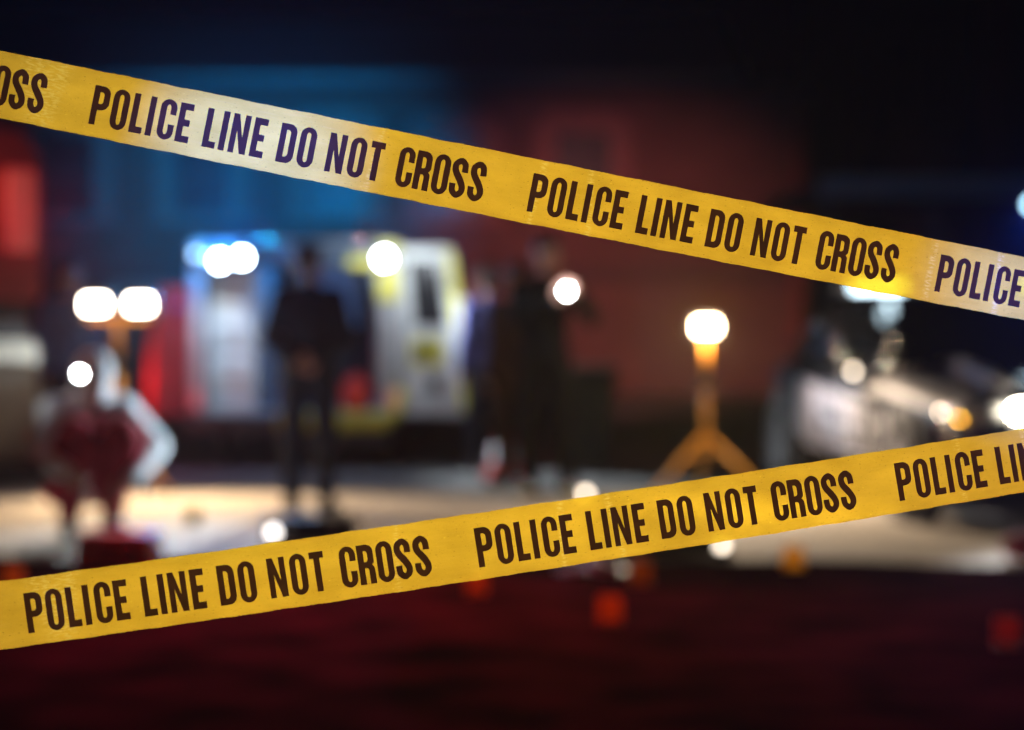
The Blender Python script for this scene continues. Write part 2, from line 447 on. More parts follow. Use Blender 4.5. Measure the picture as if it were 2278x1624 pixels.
def quad_fit(tab):
    """least-squares parabola, so the tape hangs smoothly"""
    import numpy as np
    x = np.array([p[0] for p in tab]); y = np.array([p[1] for p in tab])
    return np.polyfit(x, y, 2)
def make_tape(name, label, top, bot, p_first, seed):
    ct, cb = quad_fit(top), quad_fit(bot)
    ev = lambda c, x: float(c[0] * x * x + c[1] * x + c[2])
    rnd = random.Random(seed)
    xs = [-1600 + 26 * i for i in range(280)]
    T, Bt = [], []
    for x in xs:
        xx = min(max(x, -300), 4300)
        def val(c):
            v = ev(c, xx); s = 2 * c[0] * xx + c[1]; return v + float(s) * (x - xx)
        yt, yb = val(ct), val(cb)
        ang = math.atan((yb - ev(cb, xx) + 2 * cb[0] * xx + cb[1])) if False else math.atan(float(2 * cb[0] * xx + cb[1]))
        th = (ev(cb, xx) - ev(ct, xx)) * math.cos(ang) * SRC          # thickness across the band
        d = .076 * F / th
        tb = math.sin(ang) * (yb - yt)                                # across-band points sit a little to the side
        T.append(at((x + math.tan(ang) * (yb - yt) * .5 * math.cos(ang) ** 2) * SRC, (yt + math.tan(ang) ** 2 * (yb - yt) * .5 * math.cos(ang) ** 2) * SRC, d))
        Bt.append(at((x - math.tan(ang) * (yb - yt) * .5 * math.cos(ang) ** 2) * SRC, (yb - math.tan(ang) ** 2 * (yb - yt) * .5 * math.cos(ang) ** 2) * SRC, d))
    mid = [(a + b) / 2 for a, b in zip(T, Bt)]
    S = [0.0]
    for i in range(1, len(mid)): S.append(S[-1] + (mid[i] - mid[i - 1]).length)
    def place(s, v, off=0.0):
        i = 0
        lo, hi = 0, len(S) - 2
        while lo < hi:
            m_ = (lo + hi + 1) // 2
            if S[m_] <= s: lo = m_
            else: hi = m_ - 1
        i = lo; t = (s - S[i]) / (S[i + 1] - S[i])
        a = T[i].lerp(T[i + 1], t); b = Bt[i].lerp(Bt[i + 1], t)
        d = (mid[i + 1] - mid[i]).normalized(); up = (a - b).normalized(); nn = d.cross(up).normalized()
        if nn.y > 0: nn = -nn
        p = b.lerp(a, v)
        curl = max(0, abs(v - .5) - .42) ** 2 * .25
        return p + nn * (off - curl)
    bm = bmesh.new(); uvl = bm.loops.layers.uv.new('UVMap')
    VS = [0, .02, .05, .1, .3, .5, .7, .9, .95, .98, 1]
    n = 900; rows = []; s0, s1 = .02, S[-1] - .02
    for i in range(n + 1):
        s = s0 + (s1 - s0) * i / n
        et = .0035 * (math.sin(s * 61 + seed) + .7 * math.sin(s * 143 + 2 * seed)) + rnd.uniform(-.003, .003)
        eb = .0035 * (math.sin(s * 71 + 3 * seed) + .7 * math.sin(s * 157 + seed)) + rnd.uniform(-.003, .003)
        row = []
        for v in VS:
            vv = v + (et if v == 1 else eb if v == 0 else 0)
            row.append((bm.verts.new(place(s, vv)), (s / .076, v)))
        rows.append(row)
    for i in range(n):
        for j in range(len(VS) - 1):
            q = (rows[i][j], rows[i + 1][j], rows[i + 1][j + 1], rows[i][j + 1])
            f = bm.faces.new([k[0] for k in q]); f.smooth = True
            for l, k in zip(f.loops, q): l[uvl].uv = k[1]
    me = bpy.data.meshes.new(name); bm.to_mesh(me); bm.free()
    o = link(name, me, TM)
    tag(o, label, 'barrier tape', 'police tapes stretched across the scene')
    # phase of the print
    xs_first = p_first
    k = min(range(len(xs)), key=lambda i: abs(xs[i] - xs_first))
    sf = S[k] + (xs_first - xs[k]) / (xs[k + 1] - xs[k]) * (S[k + 1] - S[k])
    U = .076
    for rep in range(-2, 4):
        bm = bmesh.new()
        for ch, u in POS:
            q = sf + (rep * PERIOD + u * 1.004) * U
            if q < .05 or q + .03 > S[-1] - .05: continue
            glyph_into(bm, ch, lambda gx, gy, q=q: place(q + gx * U, .183 + gy, .0004))
        if len(bm.verts): obj('lettering', bm, IM, o)
        else: bm.free()
    return o, place, S
T1 = make_tape('barrier_tape', 'yellow police line tape sloping down to the right across the upper picture',
    [(0, 198.3), (351, 268.5), (615, 321.2), (1000, 398.8), (1351, 468.5), (1658, 530), (2000, 602.5), (2439, 691), (3000, 803.7), (3481, 901.5), (3998, 1000)],
    [(0, 460.8), (439, 550.4), (1000, 662), (1527, 769.2), (2000, 860.4), (2439, 947), (3000, 1057.5), (3525, 1158), (3998, 1250.4)], 360, 1)
T2 = make_tape('barrier_tape', 'yellow police line tape rising to the right across the lower picture',
    [(0, 2269.5), (439, 2210), (1000, 2129), (1439, 2064.6), (2000, 1983), (2439, 1916.8), (3000, 1830.4), (3525, 1744.9), (3998, 1673.7)],
    [(0, 2537.3), (395, 2482.4), (1000, 2395), (1439, 2328), (2000, 2244.2), (2527, 2162.6), (3000, 2087.6), (3481, 2006), (3998, 1922.6)], 100, 5)

# ------------------------------------------------------------------ brick building behind
BRICK = brick_mat('red brick', (.24, .105, .092), (.18, .08, .07), (.16, .13, .12))
STONE = mat('window surround stone', (.27, .13, .12), .8)
DARKGLASS = mat('dark window glass', (.012, .014, .016), .35, var=.3, spec=.3)
FRAMEM = mat('painted window frame', (.05, .045, .045), .5)
def facade(bm, x0, x1, z0, z1, y, depth, holes):
    xs = sorted(set([x0, x1] + [h[0] for h in holes] + [h[1] for h in holes]))
    zs = sorted(set([z0, z1] + [h[2] for h in holes] + [h[3] for h in holes]))
    for i in range(len(xs) - 1):
        for j in range(len(zs) - 1):
            cx, cz = (xs[i] + xs[i + 1]) / 2, (zs[j] + zs[j + 1]) / 2
            if any(h[0] < cx < h[1] and h[2] < cz < h[3] for h in holes): continue
            bm.faces.new([bm.verts.new(p) for p in ((xs[i], y, zs[j]), (xs[i + 1], y, zs[j]), (xs[i + 1], y, zs[j + 1]), (xs[i], y, zs[j + 1]))])
    for a, b, c, d in holes:
        for q in (((a, c), (b, c)), ((b, c), (b, d)), ((b, d), (a, d)), ((a, d), (a, c))):
            (px, pz), (qx, qz) = q
            bm.faces.new([bm.verts.new(p) for p in ((px, y, pz), (qx, y, qz), (qx, y + depth, qz), (px, y + depth, pz))])
    # sides, back, top
    D = 9.0
    for q in (((x0, y, z0), (x0, y, z1), (x0, y + D, z1), (x0, y + D, z0)), ((x1, y, z0), (x1, y, z1), (x1, y + D, z1), (x1, y + D, z0)),
              ((x0, y + D, z0), (x1, y + D, z0), (x1, y + D, z1), (x0, y + D, z1)), ((x0, y, z1), (x1, y, z1), (x1, y + D, z1), (x0, y + D, z1))):
        bm.faces.new([bm.verts.new(p) for p in q])
    bmesh.ops.remove_doubles(bm, verts=bm.verts, dist=1e-5)
DB = 38.0
bld = thing('brick_building', 'two storey red brick building with dark windows and a metal roof behind the ambulance', 'building', (0, DB, 0))
def bx(px): return (px - 1139) / F * DB
def bz(py): return at(0, py, DB).z
wins = [(bx(c - 62), bx(c + 62), bz(480), bz(293)) for c in (150, 450, 745, 1012, 1297)]
low = [(bx(c - 60), bx(c + 60), bz(842), bz(668)) for c in (330, 1012)]
bm = bmesh.new(); facade(bm, bx(-700), bx(1795), 0, bz(205), 0, .22, wins + low); obj('wall', bm, BRICK, bld)
for a, b, c, d in wins + low:
    bm = bmesh.new(); t = .06
    for lo, hi in (((a, .13, c), (a + t, .19, d)), ((b - t, .13, c), (b, .19, d)), ((a + t, .13, c), (b - t, .19, c + t)), ((a + t, .13, d - t), (b - t, .19, d)),
                   ((a + t, .135, (c + d) / 2 - .025), (b - t, .185, (c + d) / 2 + .025))): box(bm, lo, hi)
    fr = obj('window', bm, FRAMEM, bld)
    obj('pane', B((a + .01, .195, c + .01), (b - .01, .205, d - .01)), DARKGLASS, fr)
    g = .30
    bm = bmesh.new()
    o_ = rrect(a - g, c - .1, b + g, d + g, (0, 0, .28, .28)); i_ = rrect(a, c, b, d, (0, 0, .05, .05))
    outer = [(a - g, c), (a - g, d + .05)] + [(a - g + .28 - .28 * math.cos(R(t_)), d + .05 + .25 * math.sin(R(t_))) for t_ in (30, 60, 90)] + \
            [(b + g - .28 + .28 * math.cos(R(t_)), d + .05 + .25 * math.sin(R(t_))) for t_ in (90, 60, 30, 0)] + [(b + g, c)]
    prism(bm, outer + [(b, c), (b, d), (a, d), (a, c)], 'y', -.05, -.004)
    obj('window_surround', bm, STONE, bld)
    obj('window_sill', B((a - g - .05, -.12, c - .12), (b + g + .05, .12, c - .003), .01), STONE, bld)
obj('string_course', B((bx(-700), -.14, bz(628)), (bx(1795) + .1, -.003, bz(592)), .02), mat('dark painted band', (.07, .035, .035), .7), bld)
obj('cornice', B((bx(-700), -.25, bz(205) + .003), (bx(1795) + .2, 8.9, bz(186)), .03), mat('dark cornice', (.02, .018, .02), .7), bld)
bm = bmesh.new(); zc = bz(186) + .003
prism(bm, [(-.1, zc), (8.6, zc), (8.6, zc + .2), (4.2, zc + 1.5), (-.1, zc + .12)], 'x', bx(-700), bx(1660))
for i in range(48):
    xx = bx(-700) + (bx(1660) - bx(-700)) * (i + .5) / 48
    prism(bm, [(-.1, zc + .122), (4.2, zc + 1.502), (4.2, zc + 1.55), (-.1, zc + .17)], 'x', xx - .02, xx + .02)
obj('roof', bm, mat('green grey metal roof', (.10, .125, .125), .45, .3), bld)
bm = bmesh.new(); tube(bm, [(bx(1772), -.12, .1), (bx(1772), -.12, bz(215))], .07)
for z in (1, 2.4, 3.8): box(bm, (bx(1772) - .1, -.18, z), (bx(1772) + .1, -.004, z + .06))
obj('drainpipe', bm, mat('rusty red drainpipe', (.25, .05, .035), .6), bld)
bm = bmesh.new(); box(bm, (bx(1420), -.03, .02), (bx(1560), -.004, 2.15), .01)
dr = obj('door', bm, mat('brown boarded door', (.10, .05, .045), .6), bld)
bm = bmesh.new(); ell(bm, (bx(1545), -.07, 1.05), (.03, .03, .03)); obj('handle', bm, mat('steel', (.5, .5, .5), .3, 1), dr)

# dark unlit building to the right with an open carport in front of it
DK = mat('dark rendered wall', (.022, .024, .026), .85)
d2 = thing('dark_building', 'unlit dark building beyond the carport with one dark red pillar', 'building', (0, 46, 0))
def cx2(px, d): return (px - 1139) / F * d
obj('wall', B((cx2(1900, 46), 0, 0), (cx2(3300, 46), 8, 9.5)), DK, d2)
obj('pillar', B((cx2(2165, 46), -.35, 0), (cx2(2232, 46), -.003, 9.2), .03), mat('dark red pillar', (.10, .01, .01), .6), d2)  # pillar coloured dark red all over
for px in (1960, 2060, 2330, 2450):
    a, b = cx2(px, 46), cx2(px + 70, 46)
    f = obj('window', B((a, -.06, 4.9), (b, -.003, 6.6), .02), FRAMEM, d2)
    obj('pane', B((a + .07, -.09, 4.98), (b - .07, -.063, 6.52)), DARKGLASS, f)
d3 = thing('carport', 'flat roofed carport with a pale grey fascia beam at the right', 'carport', (0, 27, 0))
z1 = at(0, 437, 27).z; z2 = at(0, 393, 27).z
obj('fascia', B((cx2(1822, 27), 0, z1), (cx2(3000, 27), .12, z2), .01), mat('pale grey fascia board', (.30, .33, .33), .6), d3)
obj('roof', B((cx2(1822, 27), .123, z1 + .03), (cx2(3000, 27), 6, z2 - .02)), DK, d3)
for px in (1850, 2090, 2420, 2900):
    x = cx2(px, 27); obj('post', B((x - .06, .2, 0), (x + .06, .32, z1 + .027), .01), mat('dark steel post', (.06, .065, .07), .5), d3)
pan = at(1, 1, 1)

# ------------------------------------------------------------------ work lights
ORANGE = mat('orange painted steel tube', (.85, .40, .04), .45)
BLACKM = mat('black moulded plastic', (.02, .02, .022), .5)
STEEL = mat('bare steel', (.45, .45, .46), .35, 1)
WARM = (1.0, .74, .46)
def work_light(label, px, py, d, heads, aim, power, beam, beam_target, lens, tint):
    top = at(px, py, d)
    t = thing('work_light', label, 'work light', (top.x, d, 0), 0, 'tripod work lights on the pavement')
    zt = top.z
    hub = .42
    bm = bmesh.new(); tube(bm, [(0, 0, hub - .12), (0, 0, zt * .68)], .024); obj('lower_pole', bm, ORANGE, t, True)
    bm = bmesh.new(); tube(bm, [(0, 0, zt * .68), (0, 0, zt - .07)], .018); obj('upper_pole', bm, ORANGE, t, True)
    bm = bmesh.new(); lathe(bm, [(0, zt * .68 - .05), (.042, zt * .68 - .05), (.042, zt * .68 + .03), (0, zt * .68 + .03)]); obj('clamp', bm, BLACKM, t)
    for a in (215, 325, 90):
        c, s = math.cos(R(a)), math.sin(R(a))
        bm = bmesh.new(); tube(bm, [(c * .03, s * .03, hub), (c * .5, s * .5, .02)], .017)
        l = obj('leg', bm, ORANGE, t, True)
        bm = bmesh.new(); ell(bm, (c * .5, s * .5, .022), (.03, .03, .02)); obj('rubber_foot', bm, BLACKM, l)
        bm = bmesh.new(); tube(bm, [(0, 0, hub - .1), (c * .22, s * .22, .275)], .010); obj('brace', bm, ORANGE, t)
    if len(heads) > 1:
        obj('crossbar', B((heads[0] - .06, -.02, zt - .11), (heads[-1] + .06, .02, zt - .07), .005), ORANGE, t)
    for hx in heads:
        hw, hh = lens
        bm = bmesh.new(); prism(bm, rrect(hx - hw / 2 - .03, zt - hh / 2 - .03, hx + hw / 2 + .03, zt + hh / 2 + .03, .02), 'y', -.028, .07)
        hd = obj('lamp_head', bm, BLACKM, t)
        bm = bmesh.new(); prism(bm, rrect(hx - hw / 2, zt - hh / 2, hx + hw / 2, zt + hh / 2, .012), 'y', -.038, -.031)
        obj('lens', bm, glow('work lamp glass ' + tint, WARM if tint == 'warm' else (1, .88, .72), 45), hd)
        bm = bmesh.new()
        for k in range(5): box(bm, (hx - hw / 2, .073, zt - hh / 2 + hh * k / 4 - .004), (hx + hw / 2, .095, zt - hh / 2 + hh * k / 4 + .004))
        obj('cooling_fins', bm, BLACKM, hd)
        bm = bmesh.new(); tube(bm, [(hx - hw / 2 - .045, .02, zt), (hx - hw / 2 - .045, .02, zt - hh / 2 - .05), (hx + hw / 2 + .045, .02, zt - hh / 2 - .05), (hx + hw / 2 + .045, .02, zt)], .006, 6)
        obj('bracket', bm, STEEL, hd)
        p = Vector((top.x + hx, d - .07, zt))
        lamp('flood_light', 'SPOT', p, power / len(heads), (1, .78, .56) if tint == 'warm' else (1, .72, .44), t, .06, p + Vector(aim), 110, 1)
        if beam:
            pass
        lamp('spill_light', 'POINT', p + Vector((0, -.02, 0)), 26 if tint == 'warm' else 2.6, (1, .62, .34), t, .05)
        if beam:
            lamp('tape_back_fill', 'SPOT', p, beam / len(heads), (1, .79, .02) if tint == 'warm' else (1, .82, .25), t, .05, beam_target, 8.5, .8)  # added narrow spot backlighting the tape
    return t
TAPE_C = Vector((0, 2.85, 1.2))
work_light('orange tripod work light with two bright white heads at the left', 263, 677, 16.9, (-.155, .155), (.55, -1, -.95), 720, 2600, Vector((-.3, 2.85, 1.3)), (.15, .085), 'white')
work_light('orange tripod work light with one warm head, right of the black-clad person', 1571, 727, 16.4, (0,), (.12, -1, -.72), 540, 6700, Vector((.12, 2.88, 1.18)), (.145, .08), 'warm')

# ------------------------------------------------------------------ ambulance, seen from behind with its doors open
DA = 19.6
amb = thing('ambulance', 'white and yellow ambulance with its rear doors open and blue lights on', 'ambulance', (0, DA, 0))
def ax(px, dy=0): return (px - 1139) / F * (DA + dy)
def az(py, dy=0): return at(0, py, DA + dy).z
WHITE = mat('white vehicle paint', (.55, .57, .57), .35, var=.05, coat=.3)
YEL = mat('lime yellow reflective film', (.72, .66, .07), .4, var=.08)
BLUEM = mat('blue reflective film', (.02, .06, .30), .4)
GREYP = mat('grey vehicle lining', (.42, .44, .46), .6)
REDP = mat('red vehicle paint', (.62, .03, .035), .35, coat=.3)
x0, x1 = ax(426), ax(884); zb, zt = .36, az(535)
LEN = 5.4
bm = bmesh.new()
# shell: side walls, roof, floor, bulkhead as a tube open to the rear
box(bm, (x0, 0, zb), (x0 + .07, LEN, zt), .01); box(bm, (x1 - .07, 0, zb), (x1, LEN, zt), .01)
box(bm, (x0 + .072, .002, zt - .09), (x1 - .072, LEN, zt), .01); box(bm, (x0 + .072, .002, zb), (x1 - .072, LEN - .1, zb + .10), .01)
obj('body', bm, WHITE, amb)
obj('bulkhead', B((x0 + .072, 3.2, zb + .102), (x1 - .072, 3.26, zt - .092)), mat('navy lining', (.03, .06, .11), .6), amb)
obj('wall_lining', B((x1 - .092, .03, zb + .102), (x1 - .073, 3.19, zt - .092)), mat('navy lining', (0, 0, 0)), amb)
# cab
bm = bmesh.new(); prism(bm, [(LEN + .002, zb), (LEN + 1.5, zb), (LEN + 1.5, 1.05), (LEN + .75, 1.2), (LEN + .3, zt - .15), (LEN + .002, zt - .1)], 'x', x0 + .04, x1 - .04); obj('cab', bm, WHITE, amb)
obj('frame_pillar', B((x1 - .15, -.03, az(668)), (x1 + .01, -.003, zt - .02), .01), YEL, amb)
obj('frame_pillar', B((x1 - .13, -.03, zb + .05), (x1 + .01, -.003, az(668) - .003), .01), GREYP, amb)
obj('frame_pillar', B((x0 - .01, -.03, zb + .05), (x0 + .10, -.003, zt - .02), .01), WHITE, amb)
obj('header', B((x0 + .103, -.03, az(592)), (x1 - .153, -.003, zt - .02), .01), mat('dark blue header panel', (.05, .09, .14), .5), amb)
obj('header_stripe', B((ax(775), -.045, az(594)), (x1 - .155, -.033, az(572)), .005), YEL, amb)
# interior: cabinets on the left, seat and racks on the right
cb_ = obj('cabinet', B((x0 + .11, .25, zb + .103), (ax(562), 3.0, zt - .12), .02), mat('pale grey cabinet', (.55, .57, .57), .5), amb)
for z in (.62, .98, 1.28):
    obj('drawer', B((x0 + .13, .225, z), (ax(556), .247, z + .26), .01), mat('cabinet drawer front', (.62, .64, .63), .4), cb_)
    obj('handle', B((x0 + .2, .205, z + .12), (ax(545), .222, z + .14)), STEEL, cb_)
obj('stretcher_mount', B((ax(600), .4, zb + .103), (ax(720), 2.5, zb + .35), .03), mat('navy vinyl', (.03, .06, .14), .5), amb)
obj('wall_locker', B((ax(705, 2), 2.2, 1.15), (ax(790, 2), 3.39, 1.75), .02), mat('pale blue locker', (.40, .50, .62), .5), amb)
obj('grab_rail', tube(bmesh.new(), [(ax(838), .1, .7), (ax(838), .1, 1.6)], .018), STEEL, amb)
obj('interior_lamp', B((ax(600), .6, zt - .12), (ax(700), 1.6, zt - .093)), glow('blue interior lamp', (.02, .30, 1), 5), amb)
# bumper step, with the yellow edge curling up at the right
bm = bmesh.new(); box(bm, (x0 - .02, -.35, .30), (ax(620), -.035, .46), .02); obj('bumper', bm, mat('dark grey bumper', (.05, .05, .055), .6), amb)
bm = bmesh.new(); box(bm, (ax(624), -.38, .33), (ax(868), -.035, .46), .02); obj('step', bm, YEL, amb)
bm = bmesh.new(); tube(bm, [(ax(860), -.3, .42), (ax(885), -.28, .45), (ax(893), -.25, .55), (ax(893), -.2, .64)], .045); obj('step_guard', bm, YEL, amb)
obj('under_step', B((ax(624), -.36, .20), (ax(868), -.05, .322), .02), mat('dark grey bumper', (0, 0, 0)), amb)
for px, c in ((436, 'left'), (876, 'right')):
    bm = bmesh.new(); box(bm, (ax(px) - .04, -.05, .50), (ax(px) + .04, -.033, .64), .01); obj('tail_light', bm, glow('red tail lamp glass', (1, .03, .04), .35), amb)
for xx in (x0 + .12, x1 - .12):
    for yy in (1.3, LEN + .2):
        M = Matrix.Translation((xx, yy, .34)) @ Matrix.Rotation(R(90), 4, 'Y')
        bm = bmesh.new(); lathe(bm, [(.2, -.11), (.31, -.11), (.34, -.07), (.34, .07), (.31, .11), (.2, .11), (.2, -.11)], 24, M); wh = obj('wheel', bm, mat('tyre rubber', (.02, .02, .02), .85), amb)
        bm = bmesh.new(); lathe(bm, [(0, -.06), (.2, -.1), (.2, .1), (0, .06)], 20, M); obj('rim', bm, STEEL, wh)
def amb_door(hx, sgn, ang, wd, lab, outer, inner, windows):
    """a rear door in its own plane (x along the width from the hinge), swung out"""
    a = R(ang); M = Matrix.Translation((hx, -.035, 0)) @ Matrix.Rotation(a, 4, 'Z')
    z0_, z1_ = zb + .08, az(552 if sgn > 0 else 640)
    outl = [(sgn * .05, z0_), (sgn * wd * 1.20, z0_), (sgn * wd * 1.12, z0_ + .5), (sgn * wd * .93, z1_ - .10), (sgn * wd * .84, z1_), (0, z1_)]
    bm = bmesh.new(); prism(bm, outl, 'y', -.03, .03); bmesh.ops.bevel(bm, geom=list(bm.edges), offset=.008, segments=1, affect='EDGES')
    for v in bm.verts: v.co = M @ v.co
    d = obj('door', bm, outer, amb)
    plab(d, lab)
    def patch(name, poly, y0_, y1_, m):
        b = bmesh.new(); prism(b, poly, 'y', y0_, y1_)
        for v in b.verts: v.co = M @ v.co
        return obj(name, b, m, d)
    return d, patch, z0_, z1_
dR, patch, z0_, z1_ = amb_door(x1 + .02, 1, -22, .55, 'right rear door swung open, white with a dark window and yellow edge', mat('white door paint', (.62, .65, .63), .7, var=.06, spec=.2), GREYP, True)
patch('window', [(.15, z0_ + .72), (.43, z0_ + .72), (.36, z1_ - .10), (.09, z1_ - .10)], -.037, -.032, DARKGLASS)
patch('edge_strip', [(.55, z0_ + .04), (.645, z0_ + .04), (.605, z0_ + .5), (.505, z1_ - .11), (.455, z1_ - .03), (.42, z1_ - .03), (.53, z0_ + .5)], -.036, -.032, YEL)
patch('reflector', rrect(.12, z0_ + .40, .40, z0_ + .62, .02), -.036, -.032, YEL)
patch('latch', rrect(.16, z0_ + .45, .30, z0_ + .57, .02), -.046, -.038, BLACKM)
patch('lower_handle', rrect(.28, z0_ + .20, .38, z0_ + .32, .02), -.046, -.032, BLACKM)
dL, patch, z0_, z1_ = amb_door(x0 - .02, -1, 60, .44, 'left rear door swung open, red', REDP, GREYP, False)
patch('window', rrect(-.34, z0_ + .85, -.10, z1_ - .12, .05), -.037, -.032, mat('magenta painted glow glass', (.55, .10, .30), .3))  # magenta glow painted into the pane colour
lamp('red_door_fill', 'POINT', (x0 - .32, DA - .75, .75), 7, (1, .05, .12), amb, .02)  # added red light brightening the open left door
# rear scene lights and added beacons
COOL = (.62, .84, 1.0)
def amb_light(px, py, col, strength, r=.035):
    p = Vector((ax(px), -.12, az(py)))
    bm = bmesh.new(); lathe(bm, [(0, 0), (r + .015, 0), (r + .02, .03), (r + .01, .07), (0, .075)], 20, Matrix.Translation(p) @ Matrix.Rotation(R(-90), 4, 'X'))
    h = obj('scene_light', bm, BLACKM, amb)
    bm = bmesh.new(); lathe(bm, [(0, -.014), (r * .7, -.011), (r, -.002), (0, -.001)], 20, Matrix.Translation(p) @ Matrix.Rotation(R(-90), 4, 'X'))
    obj('lens', bm, glow('scene light glass %d %d' % (px, strength), col, strength), h)
    bm = bmesh.new(); tube(bm, [p + Vector((0, .07, 0)), p + Vector((0, .115, .0))], .02); obj('mount', bm, BLACKM, h)
    return Vector((p.x, DA + p.y - .05, p.z))
pA = amb_light(494, 581, (.72, .88, 1), 70, .045)
pB = amb_light(543, 574, (.72, .88, 1), 70, .042)
amb_light(441, 566, (.45, .72, 1), 5, .032)
amb_light(468, 574, (.30, .62, 1), 4, .03)
pC = amb_light(857, 576, (.95, .98, 1), 80, .05)
amb_light(886, 583, (.5, .55, .6), 1.2, .035)
# blue light thrown by the left pair of lamps: one wash; the other lights below are added fills
lamp('blue_wash_light', 'POINT', pA + Vector((0, -.05, .06)), 25, (.06, .36, 1), amb, .08)
lamp('crouch_fill', 'SPOT', pC + Vector((0, -.1, 0)), 3500, (.80, .92, 1), amb, .05, (-2.15, 13.6, .6), 24, 1)  # added spot brightening the crouching person
lamp('door_fill', 'POINT', pC + Vector((0, -.42, .02)), 22, (.85, .93, 1), amb, .06)  # added light hanging in front of the lamp, for the door
lamp('car_side_fill', 'SPOT', pC + Vector((0, -.1, 0)), 2700, (.95, .92, 1), amb, .05, (2.65, 15.6, .6), 10.5, .7)  # added spot brightening the side of the police car
lamp('cabinet_fill', 'SPOT', pA + Vector((.1, -.12, 0)), 38, (.85, .95, 1), amb, .04, (ax(470), DA + .3, .8), 62, 1)  # added spot brightening the cabinets
lamp('road_fill', 'SPOT', pC + Vector((0, -.1, 0)), 420, (.85, .95, 1), amb, .05, (.9, 17.9, .0), 75, 1)  # added spot for the cone and the road behind
tgt = at(560, 350, 2.84)
lamp('tape_flare_fill', 'SPOT', (pA + pB) / 2 + Vector((0, -.06, 0)), 125000, (.012, .085, 1), amb, .03, tgt, 1.1, 1)  # added spot standing in for lens flare on the tape
lamp('blue_bloom_fill', 'SPOT', (pA + pB) / 2 + Vector((0, -.06, 0)), 2400, (.02, .36, 1), amb, .02, (0, 0, 2.6), 50, 1)  # added spot giving a blue bloom in the haze
# unseen roof beacons added to tint the wall: blue left, red right
for px, col, nm, pw in ((560, (0, .36, 1), 'blue', 15000), (800, (1, .30, .28), 'red', 6200)):
    p = Vector((ax(px), .5, zt + .077))
    bm = bmesh.new(); lathe(bm, [(.085, -.075), (.085, .03), (.06, .07), (0, .08)], 20, Matrix.Translation(p)); h = obj('beacon', bm, mat(nm + ' beacon glass', tuple(.02 + .03 * q for q in col), .8), amb)
    lamp(nm + '_beacon_halo_fill', 'POINT', (p.x, DA + .9, p.z + .45), 130 if nm == 'blue' else 20, col, amb, .08)
    lamp(nm + '_beacon_wall_fill', 'SPOT', (p.x, DA + 1.2, p.z + .25), pw, col, amb, .1, at(580, 430, DB) if nm == 'blue' else (p.x + 2.7, DB, .8), 25 if nm == 'blue' else 30, 1)
tag(obj('medical_bag', box(box(bmesh.new(), (ax(762, .1), DA + .01, zb + .104), (ax(822, .1), DA + .24, zb + .36), .05), (ax(778, .1), DA + .1, zb + .362), (ax(806, .1), DA + .14, zb + .40), .012), mat('red nylon bag', (.62, .03, .02), .6)),
    'red bag on the floor of the ambulance by the open doorway', 'bag')

# ------------------------------------------------------------------ vehicle at the left edge
lv = thing('rescue_van', 'red and cream van cut off by the left edge, behind the crouching person', 'van', ((92 - 1139) / F * 13.4, 13.4, 0), R(60))
def lx(px): return (px - 1139) / F * 13.4
def lz(py): return at(0, py, 13.4).z
xr = 0.0
bm = bmesh.new(); prism(bm, rrect(xr - 2.05, lz(668), xr, lz(292), (.02, .02, .24, .24)), 'y', 0, 4.6); obj('upper_body', bm, REDP, lv)
bm = bmesh.new(); prism(bm, rrect(xr - 2.0, lz(756) + .003, xr - .05, lz(668) - .003, .03), 'y', .06, 4.5); obj('window_band', bm, DARKGLASS, lv)
bm = bmesh.new(); prism(bm, rrect(xr - 2.05, .30, xr - .05, lz(756), (.05, .05, .06, .06)), 'y', -.02, 4.6); obj('lower_body', bm, mat('cream vehicle paint', (.72, .60, .42), .45, coat=.1), lv)
obj('bumper', B((xr - 2.05, -.14, .30), (xr - .04, -.023, .44), .03), BLACKM, lv)
for xx in (xr - .22, xr - 1.82):
    for yy in (.9, 3.7):
        M = Matrix.Translation((xx, yy, .32)) @ Matrix.Rotation(R(90), 4, 'Y')
        bm = bmesh.new(); lathe(bm, [(.18, -.1), (.3, -.1), (.32, -.06), (.32, .06), (.3, .1), (.18, .1), (.18, -.1)], 24, M); wh = obj('wheel', bm, mat('tyre rubber', (0, 0, 0)), lv)
        bm = bmesh.new(); lathe(bm, [(0, -.06), (.18, -.09), (.18, .09), (0, .06)], 20, M); obj('rim', bm, STEEL, wh)
bm = bmesh.new(); box(bm, (xr - .30, -.035, lz(560)), (xr - .08, -.003, lz(380)), .02); obj('marker_light', bm, glow('red marker glass', (1, .035, .03), .28), lv)
lamp('red_marker_light', 'POINT', (lx(92) - .3, 12.9, lz(430)), 12, (1, .12, .08), lv, .1)
lamp('red_ground_fill', 'SPOT', (lx(92) - .1, 12.85, lz(470)), 2000, (1, .03, .09), lv, .1, (.6, 8.2, 0), 75, 1)  # added red spot tinting the near ground

# ------------------------------------------------------------------ police car, nose towards the camera and the right
BLKP = mat('black car paint', (.012, .012, .014), .18, coat=.6, var=.1)
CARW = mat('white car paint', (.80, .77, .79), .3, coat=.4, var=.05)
CARG = mat('car window glass', (.01, .012, .014), .06)
CH = R(-82)
car = thing('police_car', 'black and white police car with POLICE on its doors at the right edge', 'car', (3.07, 16.1, 0), CH)
def c_top(x):      # shoulder line along the length (front = +x)
    return interp([(-2.4, .82), (-2.25, .96), (-1.5, 1.0), (0, .97), (.85, .95), (1.5, .90), (2.1, .82), (2.35, .70), (2.45, .60)], x)
def c_half(x):
    return interp([(-2.45, .62), (-2.3, .80), (-1.8, .90), (0, .93), (1.6, .91), (2.1, .86), (2.32, .74), (2.45, .55)], x)
def c_bot(x): return interp([(-2.45, .42), (-2.2, .26), (2.2, .24), (2.45, .36)], x)
